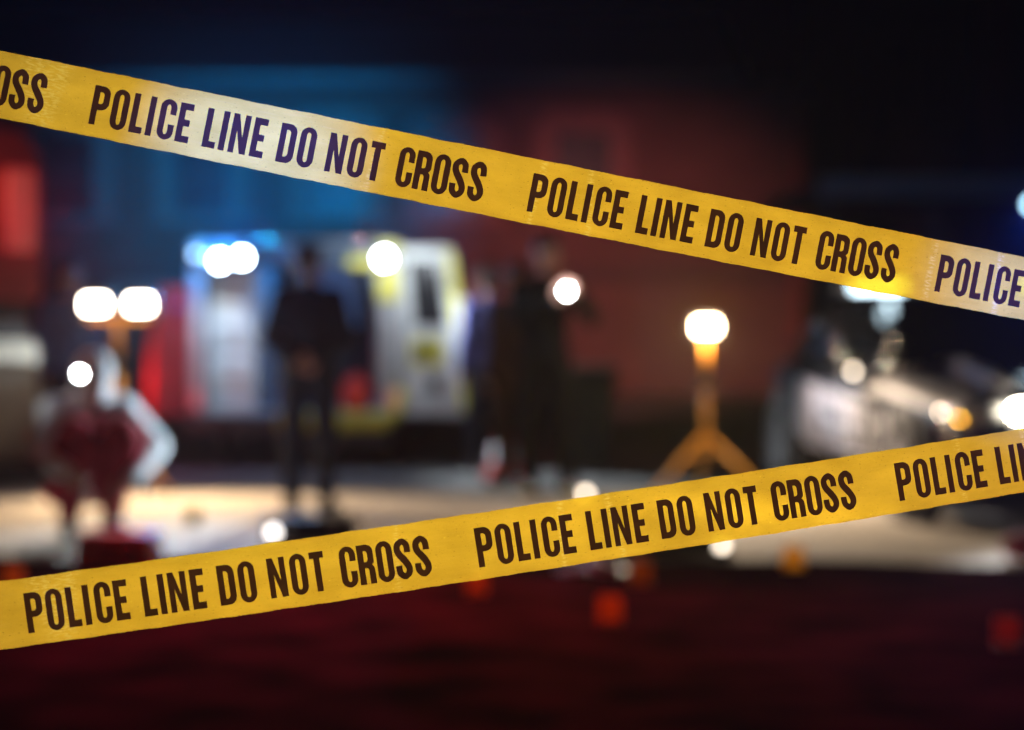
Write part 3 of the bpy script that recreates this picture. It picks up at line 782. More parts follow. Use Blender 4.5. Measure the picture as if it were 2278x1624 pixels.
def c_side(x, z):
    t, b = c_top(x), c_bot(x); zc, h = (t + b) / 2, (t - b) / 2
    q = min(1, abs((z - zc) / h)); return c_half(x) * (1 - q ** 4.5) ** (1 / 4.5)
bm = bmesh.new(); loops = []
for i in range(50):
    x = -2.45 + 4.9 * i / 49; t, b, hw = c_top(x), c_bot(x), c_half(x); zc, h = (t + b) / 2, (t - b) / 2
    ring = []
    for k in range(32):
        a = 2 * math.pi * k / 32; c, s = math.cos(a), math.sin(a)
        ring.append(bm.verts.new((x, math.copysign(abs(c) ** (2 / 4.5), c) * hw, zc + math.copysign(abs(s) ** (2 / 4.5), s) * h)))
    loops.append(ring)
for i in range(49):
    for k in range(32): bm.faces.new((loops[i][k], loops[i + 1][k], loops[i + 1][(k + 1) % 32], loops[i][(k + 1) % 32]))
bm.faces.new(loops[0]); bm.faces.new(loops[-1][::-1])
obj('body', bm, BLKP, car, True)
bm = bmesh.new(); loops = []
GS = [(-1.75, .96, .62, .98), (-1.45, .93, .66, 1.14), (-1.0, .92, .68, 1.29), (-.4, .90, .69, 1.34), (.1, .90, .68, 1.32), (.5, .90, .67, 1.20), (.95, .92, .66, .98)]
for x, z0c, hw, ztp in GS:
    ring = []
    for (fy, fz) in ((1.20, 0), (1.17, .25), (1.08, .6), (.98, .88), (.85, .97), (.4, 1.0), (-.4, 1.0), (-.85, .97), (-.98, .88), (-1.08, .6), (-1.17, .25), (-1.20, 0)):
        ring.append(bm.verts.new((x, fy * hw, z0c + (ztp - z0c) * fz)))
    loops.append(ring)
for i in range(len(loops) - 1):
    for k in range(12): bm.faces.new((loops[i][k], loops[i + 1][k], loops[i + 1][(k + 1) % 12], loops[i][(k + 1) % 12]))
bm.faces.new(loops[0]); bm.faces.new(loops[-1][::-1])
obj('windows', bm, CARG, car, True)
bm = bmesh.new(); prism(bm, rrect(-1.05, -.60, .12, .60, .12), 'z', 1.325, 1.362); bmesh.ops.bevel(bm, geom=list(bm.edges), offset=.012, segments=2, affect='EDGES'); obj('roof', bm, BLKP, car)
for s in (-1, 1):
    for pts in ([(.97, s * .80, .95), (.52, s * .70, 1.19), (.10, s * .60, 1.33)], [(-.42, s * .84, .95), (-.42, s * .77, 1.18), (-.42, s * .62, 1.33)], [(-1.72, s * .76, .98), (-1.42, s * .72, 1.13), (-1.02, s * .6, 1.31)]):
        obj('pillar', tube(bmesh.new(), pts, .035), BLKP, car, True)
def side_panel(name, xa, xb, za, zb_, s, m, parent, off=.006, nx=14, nz=8, shape=None):
    bm = bmesh.new(); g = []
    for i in range(nx + 1):
        row = []
        for j in range(nz + 1):
            x = xa + (xb - xa) * i / nx; lo, hi = (za, zb_) if shape is None else shape(x)
            z = lo + (hi - lo) * j / nz
            row.append(bm.verts.new((x, s * (c_side(x, z) + off), z)))
        g.append(row)
    for i in range(nx):
        for j in range(nz): bm.faces.new((g[i][j], g[i + 1][j], g[i + 1][j + 1], g[i][j + 1]))
    bmesh.ops.solidify(bm, geom=list(bm.faces), thickness=.003)
    return obj(name, bm, m, parent, True)
for s in (-1, 1):
    fd = side_panel('door', -.42, .72, .34, .90, s, CARW, car, shape=lambda x: (.33, .77 - .078 * (x + .42))); plab(fd, 'white front door')
    rd = side_panel('door', -1.42, -.44, .34, .90, s, BLKP, car); plab(rd, 'black rear door with a white flash')
    side_panel('white_flash', -1.04, -.445, .34, .8, s, CARW, rd, off=.012, shape=lambda x: (.33 - .0 * x, .82 - .078 * (x + 1.04)))
    side_panel('wing_panel', .75, 1.08, .34, .6, s, CARW, car, shape=lambda x: (.33, .675 - .078 * (x - .75)))
    wf = side_panel('wing_highlight', .55, 2.15, .62, .84, s, mat('painted highlight white', (.42, .40, .39), .5, var=.05), car, shape=lambda x: (c_top(x) - .20 + .03 * (x - .55), c_top(x) - .018), nz=12); plab(wf, 'painted highlight along the front wing')  # pale streak painted for the highlight on the black wing
    for dd, xx in ((fd, -.28), (rd, -1.25)):
        obj('handle', B((xx - .08, s * .955 - .012, .82), (xx + .08, s * .955 + .012, .85), .005), BLKP, dd)
    word = [('P', 0), ('O', .303), ('L', .606), ('I', .853), ('C', 1.02), ('E', 1.306)]
    bm = bmesh.new(); k = .44
    for ch, u in word:
        glyph_into(bm, ch, lambda gx, gy, u=u: ((lambda X, Z: (X, s * (c_half(X) + .012), Z))((-.40 + (u + gx) * .95) if s < 0 else (1.04 - (u + gx) * .95), .40 + gy * k)))
    obj('lettering', bm, BLACKM, fd)
    for xx in (1.45, -1.45):
        M = Matrix.Translation((xx, s * .86, .33)) @ Matrix.Rotation(R(90), 4, 'X')
        bm = bmesh.new(); lathe(bm, [(.2, -.11), (.30, -.11), (.33, -.08), (.33, .08), (.30, .11), (.2, .11), (.2, -.11)], 32, M); wh = obj('wheel', bm, mat('tyre rubber', (0, 0, 0)), car, True)
        bm = bmesh.new(); lathe(bm, [(0, -.085), (.06, -.095), (.2, -.105), (.2, .105), (.06, .095), (0, .085)], 24, M); obj('rim', bm, STEEL, wh)
        bm = bmesh.new()
        bm2 = lathe(bmesh.new(), [(.34, -.07), (.40, -.07), (.40, .0725), (.34, .0725), (.34, -.07)], 32, M); bm.free()
        obj('wheel_arch', bm2, BLACKM, car)
    bm = bmesh.new(); ell(bm, (.80, s * 1.03, 1.0), (.07, .11, .075)); obj('mirror', bm, BLKP, car, True)
    # headlight with its lamp, amber indicator, small glowing discs on the side
    bm = bmesh.new(); ell(bm, (2.16, s * .70, .70), (.22, .17, .075)); hl = obj('headlight', bm, mat('clear lamp glass', (.55, .55, .55), .1), car, True)
    bm = bmesh.new(); ell(bm, (2.36, s * .52, .70), (.06, .06, .045)); obj('bulb', bm, glow('headlight bulb', (1, .90, .70), 60), hl)
    bm = bmesh.new(); ell(bm, (2.20, s * .82, .665), (.03, .02, .02)); obj('indicator', bm, glow('amber indicator', (1, .45, .02), 30), hl)
    bm = bmesh.new(); ell(bm, (2.05, s * .845, .68), (.012, .012, .012)); ell(bm, (1.98, s * .86, .685), (.016, .016, .016)); obj('glow_spots', bm, glow('warm glow spots', (1, .80, .60), 22), hl)
    bm = bmesh.new(); lathe(bm, [(0, -.05), (.05, -.04), (.055, .03), (0, .032)], 18, Matrix.Translation((.55, s * .99, .89)) @ Matrix.Rotation(R(90), 4, 'Y')); sp = obj('glow_disc', bm, BLACKM, car, True)
    bm = bmesh.new(); ell(bm, (.585, s * .99, .89), (.008, .022, .022)); obj('lens', bm, glow('spotlight glass', (1, .82, .62), 9), sp)
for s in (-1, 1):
    obj('bonnet_highlight', tube(bmesh.new(), [(.75, s * .5, .94), (1.3, s * .51, .925), (1.8, s * .5, .87), (2.12, s * .48, .80)], [.03, .05, .05, .02]), CARW, car, True)  # white ridge shaped as the highlight on the black bonnet
bm = bmesh.new(); box(bm, (2.40, -.42, .48), (2.47, .42, .68), .015); gr = obj('grille', bm, BLACKM, car)
bm = bmesh.new()
for k in range(5): box(bm, (2.472, -.40, .50 + .036 * k), (2.482, .40, .51 + .036 * k))
obj('slat', bm, STEEL, gr)
obj('push_bar', tube(tube(bmesh.new(), [(2.58, -.35, .35), (2.58, -.35, .75), (2.58, .35, .75), (2.58, .35, .35)], .025), [(2.45, -.35, .45), (2.58, -.35, .45)], .02), BLACKM, car)
bm = bmesh.new(); prism(bm, rrect(-.55, -.80, -.20, .80, .06), 'z', 1.395, 1.485); bmesh.ops.bevel(bm, geom=list(bm.edges), offset=.015, segments=2, affect='EDGES')
lb = obj('light_bar', bm, mat('light bar shell', (.12, .14, .16), .2), car)
for k, (a, b) in enumerate(((-.78, -.42), (.42, .78))):
    bm = bmesh.new(); box(bm, (-.198, a, 1.405), (-.16, b, 1.475), .008); obj('lamp_segment', bm, glow('light bar lamp', (.66, .88, 1), 7), lb)
for y in (-.5, .5): obj('bracket', B((-.42, y - .04, 1.36), (-.33, y + .04, 1.398)), BLACKM, lb)
Mc = Matrix.Translation(car.location) @ Matrix.Rotation(CH, 4, 'Z')
for s in (-1, 1):
    p = Mc @ Vector((2.42, s * .64, .70))
    lamp('headlight_light', 'SPOT', p, 260, (.9, .93, 1), car, .04, Mc @ Vector((6, s * .8, .1)), 70, .8)

# wall lamp on the carport; an added spot tints the right end of the tape
pw = at(2294, 455, 26.8)
wl = thing('flood_lamp', 'cool white flood lamp on the carport at the right edge', 'lamp', (pw.x, 26.8, pw.z))
bm = bmesh.new(); lathe(bm, [(0, 0), (.10, 0), (.11, .05), (.07, .14), (0, .15)], 20, Matrix.Rotation(R(-90), 4, 'X')); obj('housing', bm, BLACKM, wl)
bm = bmesh.new(); lathe(bm, [(0, -.016), (.035, -.012), (.045, -.003), (0, -.002)], 20, Matrix.Rotation(R(-90), 4, 'X')); obj('lens', bm, glow('cool flood glass', (.45, .8, 1), 12), wl)
obj('bracket', tube(bmesh.new(), [(0, .12, 0), (0, .185, 0), (0, .185, .2)], .02), BLACKM, wl)
lamp('tape_end_fill', 'SPOT', pw + Vector((0, -.06, 0)), 220000, (.012, .085, 1), wl, .03, at(2400, 670, 2.94), 1.0, 1)

# ------------------------------------------------------------------ people
SKIN = mat('skin', (.40, .21, .16), .5, var=.06)
EYE = mat('eye', (.05, .04, .035), .2)
def hand_shape(bm, w, dirn, palm_n, curl=.6, side=1, k=1.0):
    """palm with five bent fingers: w wrist, dirn along the hand, palm_n the way the palm faces"""
    w = Vector(w); d = Vector(dirn).normalized(); n = Vector(palm_n); n = (n - d * n.dot(d)).normalized(); u = d.cross(n).normalized() * side
    for q in (-.026, -.009, .009, .026):
        capsule(bm, w + d * .012 * k + u * q * .7, w + d * .082 * k + u * q, .015 * k, .0125 * k, 10, 3)
    for q, l, a in ((-.030, .062, .9), (-.010, .075, 1.0), (.010, .081, 1.0), (.029, .073, 1.0)):
        p = w + d * .085 * k + u * q
        a1 = curl * .8 * a; a2 = curl * 1.9 * a; a3 = curl * 2.7 * a
        p1 = p + (d * math.cos(a1) + n * math.sin(a1)) * l * .48 * k + u * q * .12
        p2 = p1 + (d * math.cos(a2) + n * math.sin(a2)) * l * .32 * k
        p3 = p2 + (d * math.cos(a3) + n * math.sin(a3)) * l * .24 * k
        capsule(bm, p, p1, .0095 * k, .0088 * k, 8, 3); capsule(bm, p1, p2, .0088 * k, .008 * k, 8, 3); capsule(bm, p2, p3, .008 * k, .007 * k, 8, 3)
    t0 = w + d * .03 * k + u * .030; t1 = t0 + (u * .75 + d * .65).normalized() * .042 * k + n * .010; t2 = t1 + (d * .85 + u * .2 + n * .5).normalized() * .034 * k
    capsule(bm, t0, t1, .014 * k, .0105 * k, 8, 3); capsule(bm, t1, t2, .0105 * k, .0085 * k, 8, 3)
def person(label, loc, rz, J, cols, hair, hood=False, build=1.0, hold=None):
    t = thing('person', label, 'person', loc, rz)
    V = {k: Vector(v) for k, v in J.items() if not isinstance(v, (int, float))}
    b = build
    head = V['head']; face = V['face'].normalized(); up = (head - V['neck']).normalized()
    fx = face - up * face.dot(up); fx.normalize(); sx = up.cross(fx).normalized()
    rot = Matrix((sx, fx, up)).transposed()
    H_ = lambda a, c, e: head + sx * a + fx * c + up * e
    bm = bmesh.new()
    ell(bm, H_(0, -.012, .025), (.076, .094, .098), rot); ell(bm, H_(0, .022, -.045), (.058, .066, .072), rot)
    capsule(bm, H_(0, .060, -.088), H_(0, .052, -.085), .026, .024)                                     # chin
    capsule(bm, H_(0, .084, .018), H_(0, .108, -.022), .009, .015)                                      # nose
    capsule(bm, H_(-.034, .074, .034), H_(.034, .074, .034), .014, .014)                                # brow
    for s in (-1, 1):
        ell(bm, H_(s * .036, .066, -.022), (.022, .022, .02), rot)                                      # cheek
        ell(bm, H_(s * .078, -.008, -.005), (.010, .022, .034), rot)                                    # ear
    capsule(bm, H_(-.020, .084, -.056), H_(.020, .084, -.056), .009, .009); capsule(bm, H_(-.016, .080, -.070), H_(.016, .080, -.070), .009, .009)
    capsule(bm, V['neck'] - up * .04, head - up * .06, .058 * b, .052)
    ch, pe = V['chest'], V['pelvis']; mid = (ch + pe) / 2
    across = (V['shR'] - V['shL']).normalized(); fwd = across.cross(V['neck'] - pe).normalized()
    trot = Matrix((across, fwd, across.cross(fwd))).transposed()
    ell(bm, ch, (.165 * b, .115 * b, .19), trot); ell(bm, mid, (.142 * b, .105 * b, .17), trot); ell(bm, pe, (.165 * b, .12 * b, .13), trot)
    for s in 'LR':
        capsule(bm, V['neck'] - (V['neck'] - ch) * .25, V['sh' + s], .06, .062 * b)
        capsule(bm, V['sh' + s], V['el' + s], .055 * b, .042 * b); capsule(bm, V['el' + s], V['wr' + s], .043 * b, .029)
        capsule(bm, V['hip' + s], V['kn' + s], .085 * b, .056 * b); capsule(bm, V['kn' + s], V['an' + s], .056 * b, .037)
        capsule(bm, V['an' + s], V['toe' + s], .04, .032)
        hand_shape(bm, V['wr' + s], V['hd' + s], V['pn' + s], J.get('curl' + s, .55), 1 if s == 'R' else -1)
    body = link('body', remesh(bm, .0062, 3), SKIN, t)
    for s in (-1, 1):
        bm = bmesh.new(); ell(bm, H_(s * .031, .080, .010), (.011, .009, .008), rot, 12); obj('eye', bm, EYE, t, True)
    top_c, leg_c, shoe_c = cols
    # jacket
    bm = bmesh.new()
    ell(bm, ch, (.19 * b, .14 * b, .21), trot); ell(bm, mid, (.175 * b, .135 * b, .20), trot); ell(bm, pe + (mid - pe) * .15, (.190 * b, .145 * b, .15), trot)
    for s in 'LR':
        capsule(bm, V['neck'] - (V['neck'] - ch) * .28, V['sh' + s], .072, .078 * b)
        capsule(bm, V['sh' + s], V['el' + s], .074 * b, .060 * b); capsule(bm, V['el' + s], V['wr' + s].lerp(V['el' + s], .04), .062 * b, .046)
    capsule(bm, V['neck'] - up * .05, V['neck'] - up * .005, .082, .074)
    if hood:
        ell(bm, H_(0, -.03, .02), (.108, .112, .128), rot); capsule(bm, H_(0, -.05, -.06), V['neck'] - up * .02, .105, .11)
    jk = link('hooded_jacket' if hood else 'jacket', remesh(bm, .011, 5), top_c, t)
    bm = bmesh.new()
    ell(bm, pe, (.178 * b, .135 * b, .13), trot)
    for s in 'LR':
        kb = b * (1.18 if hood else 1); capsule(bm, V['hip' + s], V['kn' + s], .10 * kb, .078 * kb); capsule(bm, V['kn' + s], V['an' + s] + Vector((0, 0, .02)), .076 * kb, .06)
    link('trousers', remesh(bm, .011, 5), leg_c, t)
    for s in 'LR':
        bm = bmesh.new(); a, o = V['an' + s], V['toe' + s]; dd = o - a; dd.z = 0; dd.normalize()
        capsule(bm, Vector((a.x, a.y, .05)) - dd * .05, Vector((o.x, o.y, .038)), .048, .036); capsule(bm, (a.x, a.y, .05), a + Vector((0, 0, .03)), .05, .052)
        me = remesh(bm, .011, 3)
        for v in me.vertices: v.co.z = max(v.co.z, .005)
        link('shoe', me, shoe_c, t)
    if hair is not None and not hood:
        bm = bmesh.new(); ell(bm, H_(0, -.022, .042), (.087, .098, .094), rot); ell(bm, H_(0, -.05, -.005), (.084, .066, .085), rot)
        me = remesh(bm, .009, 3); link('hair', me, hair, t)
    return t, V
def standing(h=1.0, **kw):
    J = dict(pelvis=(0, 0, .93), chest=(0, .01, 1.25), neck=(0, .0, 1.45), head=(0, -.015, 1.63), face=(0, -1, 0),
             shL=(.17, 0, 1.40), shR=(-.17, 0, 1.40), elL=(.22, .03, 1.12), elR=(-.22, .03, 1.12), wrL=(.22, -.04, .87), wrR=(-.22, -.04, .87),
             hdL=(0, -.2, -1), hdR=(0, -.2, -1), pnL=(-1, -.2, 0), pnR=(1, -.2, 0),
             hipL=(.09, 0, .90), hipR=(-.09, 0, .90), knL=(.11, -.02, .49), knR=(-.11, -.02, .49), anL=(.12, .02, .085), anR=(-.12, .02, .085),
             toeL=(.15, -.15, .04), toeR=(-.15, -.15, .04))
    J.update(kw)
    return {k: (v if isinstance(v, (int, float)) else tuple(c * h if k[:2] not in ('hd', 'pn', 'fa') else c for c in v)) for k, v in J.items()}
CLOTH = lambda nm, c: mat(nm, c, .85, var=.2, scale=14, bump=.25, spec=.05)
BLKC, NAVY, GREYC = CLOTH('black cloth', (.006, .006, .007)), CLOTH('navy cloth', (.012, .018, .03)), CLOTH('pale grey coverall cloth', (.70, .76, .82))
MAROON, BLUEC, TAN, PURP = CLOTH('maroon cloth', (.30, .03, .05)), CLOTH('blue cloth', (.08, .16, .42)), CLOTH('tan cloth', (.05, .028, .016)), CLOTH('blue violet cloth', (.09, .10, .28))
SHOE = mat('black shoe leather', (.015, .015, .015), .4); PALE = mat('pale green shoe', (.42, .52, .36), .6); TEAL = mat('dark teal shoe', (.03, .09, .10), .6)
HAIRB = mat('black hair', (.012, .010, .009), .5); HAIRD = mat('dark brown hair', (.03, .018, .012), .5)
# A: black clothed person holding up a torch
dA = 16.4; sA = F / dA
# here the person looks towards the camera and a little to the picture's right
pa = dict(head=(.02, -.02, 1.62), face=(.45, -1, -.10), shL=(.185, -.01, 1.39), shR=(-.17, .02, 1.40),
          elL=(.31, -.10, 1.20), wrL=(.20, -.30, 1.36), hdL=(-.25, -.6, .35), pnL=(-.9, .2, .3), curlL=.75,
          elR=(-.16, -.13, 1.17), wrR=(.06, -.32, 1.33), hdR=(.6, -.5, .35), pnR=(.6, .5, .3), curlR=.75,
          anR=(-.10, .03, .085), toeR=(-.16, -.14, .04), anL=(.14, .0, .085), toeL=(.22, -.15, .04))
xA = at(1212, 900, dA).x
A_, VA = person('person in black clothes holding a lit torch at chin height beside the ambulance door', (xA, dA, 0), 0, standing(1.02, **pa), (BLKC, BLKC, PALE), HAIRB, build=.93)
tp = Vector((xA + (1258 - 1212) / sA, dA - .42, at(1258, 648, dA - .42).z))
tr = thing('torch', 'lit torch held up by the person in black', 'torch', tp)
def torch_parts(tr, col, s, r=.02):
    M = Matrix.Rotation(R(-90), 4, 'X')
    bm = bmesh.new(); lathe(bm, [(0, .16), (.014, .16), (.014, .05), (r + .004, .02), (r + .004, 0), (0, 0)], 18, M); obj('barrel', bm, BLACKM, tr, True)
    bm = bmesh.new(); lathe(bm, [(0, -.006), (r * .8, -.005), (r, -.002), (0, -.001)], 18, M); obj('lens', bm, glow('torch glass %.2f' % s, col, s), tr)
torch_parts(tr, (.82, 1, .98), 150, .013)
lamp('torch_spill_light', 'POINT', tp + Vector((0, -.03, .01)), 5.0, (.9, .95, 1), tr, .02)
lamp('crouch_side_fill', 'SPOT', tp + Vector((-.03, -.03, 0)), 2500, (.78, .92, 1), tr, .03, (-2.3, 13.6, .6), 22, 1)  # added spot for the crouching person, off the torch's own aim
# B: person in dark clothes in front of the open ambulance
dB_ = 15.3
pb = dict(head=(.0, -.03, 1.63), face=(-.3, -1, -.25), elL=(.25, .08, 1.13), wrL=(.07, .17, .98), hdL=(-.95, .1, -.3), pnL=(0, 1, 0), elR=(-.25, .08, 1.13), wrR=(-.05, .19, 1.0), hdR=(.95, .1, -.3), pnR=(0, 1, 0),
          anL=(.11, .02, .085), anR=(-.10, .0, .085), toeL=(.17, -.15, .04), toeR=(-.15, -.16, .04))
person('person in dark navy clothes standing with hands together in front of the open ambulance', (at(688, 900, dB_).x, dB_, 0), R(180), standing(.97, **pb), (NAVY, NAVY, SHOE), HAIRD, build=.98)
# C: crouching person at the left in a pale hooded jacket and maroon trousers
dC = 13.6
pc = dict(pelvis=(.0, .22, .30), chest=(.0, .06, .62), neck=(.0, -.04, .76), head=(-.005, -.13, .90), face=(-.25, -1, -.55),
          shL=(.18, .0, .70), shR=(-.19, -.0, .70), elL=(.35, -.08, .50), elR=(-.33, -.10, .46), wrL=(.17, -.34, .33), wrR=(-.20, -.42, .40),
          hdL=(-.8, -.5, -.2), hdR=(.3, -.5, -.5), pnL=(-.2, .3, -1), pnR=(.8, .2, -.3), curlL=.7, curlR=.8,
          hipL=(.10, .18, .30), hipR=(-.10, .18, .30), knL=(.13, -.28, .56), knR=(-.13, -.28, .56), anL=(.12, -.02, .085), anR=(-.12, -.02, .085), toeL=(.17, -.18, .04), toeR=(-.16, -.18, .04))
xC = at(199, 900, dC).x
C_, VC = person('person crouching at the left in a pale hooded jacket and maroon trousers', (xC, dC, 0), R(20), pc, (GREYC, MAROON, TEAL), None, hood=True, build=1.34)
hp = at(178, 832, dC - .3)
tl = thing('head_torch', 'lit head torch on the crouching person\'s forehead', 'torch', hp)
torch_parts(tl, (.9, 1, 1), 200, .011)
# D, E, F: others further back
person('person in a blue violet jacket behind the open ambulance door', (at(1085, 900, 19.3).x, 19.3, 0), R(200), standing(.93), (PURP, NAVY, SHOE), HAIRD)
person('person in a tan coat half hidden behind the person in black', (at(1148, 900, 17.4).x, 17.4, 0), R(-30), standing(.92, elR=(-.2, .03, 1.12)), (TAN, TAN, SHOE), HAIRD, build=.9)
person('person in a blue jacket standing behind the crouching person', (at(155, 900, 18.5).x, 18.5, 0), R(15), standing(.93), (BLUEC, NAVY, SHOE), HAIRB)

# ------------------------------------------------------------------ small things on the ground
# traffic cone
tc_ = at(1122, 1050, 18.6)
cn = thing('traffic_cone', 'red and white traffic cone beside the person in black', 'traffic cone', (tc_.x, 18.6, 0))
CR = mat('red cone plastic', (.75, .06, .05), .5, trans=.3); CWH = mat('white cone sleeve', (.75, .72, .74), .4)
obj('base', B((-.17, -.17, .004), (.17, .17, .035), .01), CR, cn)
bm = bmesh.new(); lathe(bm, [(.135, .036), (.026, .50), (.018, .50), (0, .495)], 28); obj('body', bm, CR, cn, True)
for a, b in ((.12, .24), (.33, .43)):
    f = lambda z: .135 - (z - .036) / .464 * .109 + .003
    bm = bmesh.new(); lathe(bm, [(f(a), a), (f(b), b), (f(b) - .002, b)], 28); obj('sleeve', bm, CWH, cn, True)
# bin behind the person in black
bb = at(1303, 1010, 18.8)
wb = thing('wheelie_bin', 'dark grey wheelie bin right of the person in black', 'bin', (bb.x, 18.8, 0))
GB = mat('dark grey green bin plastic', (.010, .013, .013), .7)
bm = bmesh.new(); A4 = [(-.17, -.2, .06), (.17, -.2, .06), (.17, .2, .06), (-.17, .2, .06)]; B4 = [(-.23, -.25, .80), (.23, -.25, .80), (.23, .27, .80), (-.23, .27, .80)]
va = [bm.verts.new(p) for p in A4]; vb = [bm.verts.new(p) for p in B4]; bm.faces.new(va[::-1]); bm.faces.new(vb)
for i in range(4): bm.faces.new((va[i], va[(i + 1) % 4], vb[(i + 1) % 4], vb[i]))
bmesh.ops.bevel(bm, geom=list(bm.edges), offset=.02, segments=2, affect='EDGES'); obj('body', bm, GB, wb)
obj('lid', B((-.25, -.27, .803), (.25, .30, .85), .02), GB, wb)
obj('handle', tube(bmesh.new(), [(-.2, .33, .78), (.2, .33, .78)], .015), GB, wb)
for s in (-1, 1):
    bm = bmesh.new(); lathe(bm, [(0, -.02), (.085, -.02), (.085, .02), (0, .02)], 18, Matrix.Translation((s * .2, .22, .09)) @ Matrix.Rotation(R(90), 4, 'Y')); obj('wheel', bm, BLACKM, wb)
def case(label, x, d, w_, dep, h, m, rz=0, corners=True, name='equipment_case'):
    t = thing(name, label, 'case', (x, d, ZR), rz)
    obj('base', B((-w_ / 2, -dep / 2, .002), (w_ / 2, dep / 2, h * .62), .015), m, t)
    obj('lid', B((-w_ / 2, -dep / 2, h * .62 + .006), (w_ / 2, dep / 2, h), .02), m, t)
    for s in (-1, 1): obj('latch', B((s * w_ * .28 - .025, -dep / 2 - .012, h * .52), (s * w_ * .28 + .025, -dep / 2 - .002, h * .74), .003), STEEL, t)
    bm = bmesh.new(); tube(bm, [(-.08, -dep / 2, h * .45), (-.08, -dep / 2 - .04, h * .45), (.08, -dep / 2 - .04, h * .45), (.08, -dep / 2, h * .45)], .01); obj('handle', bm, BLACKM, t)
    if corners:
        for sx_ in (-1, 1):
            for sy in (-1, 1):
                bm = bmesh.new(); ell(bm, (sx_ * (w_ / 2 - .01), sy * (dep / 2 - .01), h - .012), (.028, .028, .024)); obj('corner_cap', bm, STEEL, t, True)
    return t
BLKCASE = mat('black case shell', (.012, .012, .013), .8, spec=.1)
REDC = mat('red case shell', (.85, .03, .015), .5, trans=.25)
case('low black case on the pavement at the feet of the person in navy', at(690, 1190, 13.3).x, 13.3, .50, .34, .14, BLKCASE, R(8))
case('red case on the ground in front of the crouching person', at(266, 1225, 11.9).x, 11.9, .38, .28, .18, REDC, R(-4), corners=False)
case('larger black case on the pavement between the person in black and the single work light', at(1480, 1190, 12.9).x, 12.9, .66, .42, .20, BLKCASE, R(-6))
# bright glints seen as discs: small glowing globes added for them
def glint(label, px, py, d, s, col=(1, .88, .76)):
    p = at(px, py, d)
    t = thing('glint', label, 'glint', (p.x, d, max(0.004, p.z - .05)), 0, 'small globes added for glints on the ground')
    bm = bmesh.new(); lathe(bm, [(0, 0), (.032, 0), (.034, .02), (.026, .028), (0, .028)], 18); obj('base', bm, BLACKM, t)
    bm = bmesh.new(); lathe(bm, [(0, .029), (.022, .029), (.024, .055), (.016, .072), (0, .075)], 18); obj('globe', bm, glow('lantern glass %d' % int(s * 10), col, s), t, True)
    bm = bmesh.new(); tube(bm, [(-.028, 0, .03), (-.028, 0, .085), (.028, 0, .085), (.028, 0, .03)], .003, 6); obj('handle', bm, STEEL, t)
    return t
glint('glowing globe added for a glint left of the low black case', 608, 1184, 13.0, 7, (1, .93, .88))
glint('glowing globe added for a glint behind the lower tape next to the person in black', 1303, 1104, 16.1, 9, (1, .82, .62))
glint('glowing globe added for a glint at the right end of the larger black case', 1606, 1212, 12.5, 6, (1, .84, .66))
# evidence markers: folded tent cards
def marker(label, px, py, d, colm, h=.10):
    x = at(px, py, d).x
    t = thing('evidence_marker', label, 'evidence marker', (x, d, ZR if EDGE_NEAR < d < EDGE_FAR else .001), R(random.uniform(-15, 15)), 'small bright evidence markers on the ground')
    bm = bmesh.new(); prism(bm, rrect(-h * .45, .003, h * .45, h, (.002, .002, .012, .012), 3), 'y', -.002, .002); obj('upright_card', bm, colm, t)
    bm = bmesh.new(); prism(bm, rrect(-h * .45, -h * .35, h * .45, h * .35, .006, 3), 'z', -.001, .0025); obj('foot_plate', bm, colm, t)
    return t
YMK = mat('yellow marker plastic', (.85, .52, .02), .5, trans=.75); OMK = mat('orange marker plastic', (.45, .18, .01), .6, trans=.7); RMK = mat('red orange marker plastic', (.52, .19, .003), .6, trans=.75)
marker('yellow evidence marker on the grey pavement right of the black case', 1765, 1243, 11.9, YMK, .11)
marker('orange evidence marker just below the middle of the lower tape', 1425, 1278, 11.2, OMK, .11)
marker('faint orange evidence marker below the tape left of the black case', 1060, 1302, 10.8, OMK, .10)
marker('red orange evidence marker nearest the camera in the middle', 1357, 1357, 9.8, RMK, .11)
marker('dark red orange evidence marker on the dark ground at the right edge', 2240, 1415, 9.1, mat('dull red marker plastic', (.40, .08, .01), .6, trans=.6), .11)
marker('dim orange evidence marker at the far left behind the lower tape', 30, 1290, 11.0, OMK, .10)
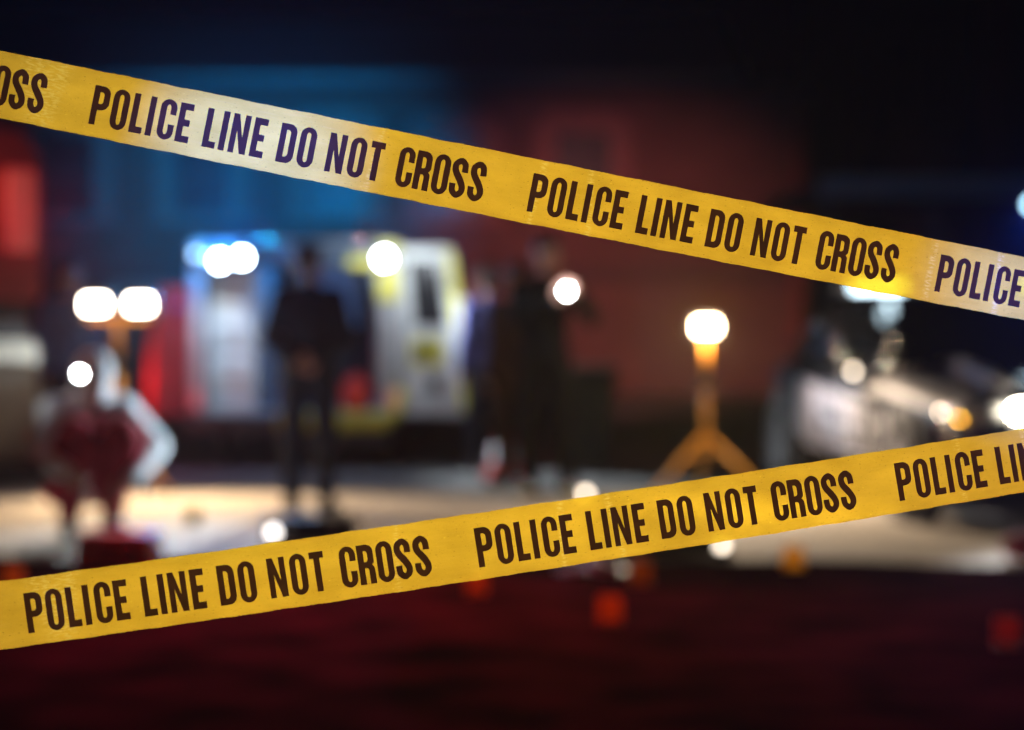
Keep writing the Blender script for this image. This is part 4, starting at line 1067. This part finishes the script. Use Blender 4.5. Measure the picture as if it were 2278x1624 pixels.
marker('yellow evidence marker on the bright pavement between the crouching person and the navy one', 430, 1160, 14.4, mat('olive marker plastic', (.38, .30, .03), .6), .10)

# crumpled pale sheet and a red bag
bm = bmesh.new(); rn = random.Random(3); q = at(1318, 1262, 11.7); G = []
for i in range(15):
    row = []
    for j in range(9):
        u, v = i / 14 * 2 - 1, j / 8 * 2 - 1
        e = max(0, 1 - u * u * .9 - v * v * .8)
        row.append(bm.verts.new((q.x + u * .17 + rn.uniform(-.01, .01), 11.7 + v * .12 + rn.uniform(-.01, .01), ZR + .004 + e * .06 * (.6 + .4 * math.sin(5 * u + 3 * v)) + rn.uniform(0, .008))))
    G.append(row)
for i in range(14):
    for j in range(8): bm.faces.new((G[i][j], G[i + 1][j], G[i + 1][j + 1], G[i][j + 1]))
bmesh.ops.solidify(bm, geom=list(bm.faces), thickness=.002)
tag(obj('crumpled_sheet', bm, mat('pale plastic sheet', (.60, .66, .70), .4, trans=.4), smooth=True), 'crumpled pale sheet on the ground left of the larger black case', 'sheet')
q = at(2268, 1235, 12.2)
bm = bmesh.new(); ell(bm, (q.x + .05, 12.2, .075), (.15, .10, .072)); ell(bm, (q.x + .02, 12.17, .11), (.08, .07, .05)); capsule(bm, (q.x - .02, 12.15, .14), (q.x + .1, 12.15, .17), .015, .015)
me = remesh(bm, .008, 3)
tag(link('fabric_bag', me, mat('dull red fabric', (.40, .09, .08), .8, trans=.3)), 'dull red bag lying on the pavement at the right edge', 'bag')

# ------------------------------------------------------------------ thin haze added so the lamps glow
if HAZE:
    bm = B((-30, -4, -1), (30, 62, 12))
    hz = obj('haze', bm); hz['kind'] = 'stuff'
    m = bpy.data.materials.new('haze'); m.use_nodes = True
    n = m.node_tree; n.nodes.remove(n.nodes['Principled BSDF'])
    v = n.nodes.new('ShaderNodeVolumePrincipled'); v.inputs['Density'].default_value = HAZE; v.inputs['Color'].default_value = (.9, .92, .95, 1)
    v.inputs['Anisotropy'].default_value = .55
    n.links.new(v.outputs[0], n.nodes['Material Output'].inputs['Volume'])
    hz.data.materials.append(m)
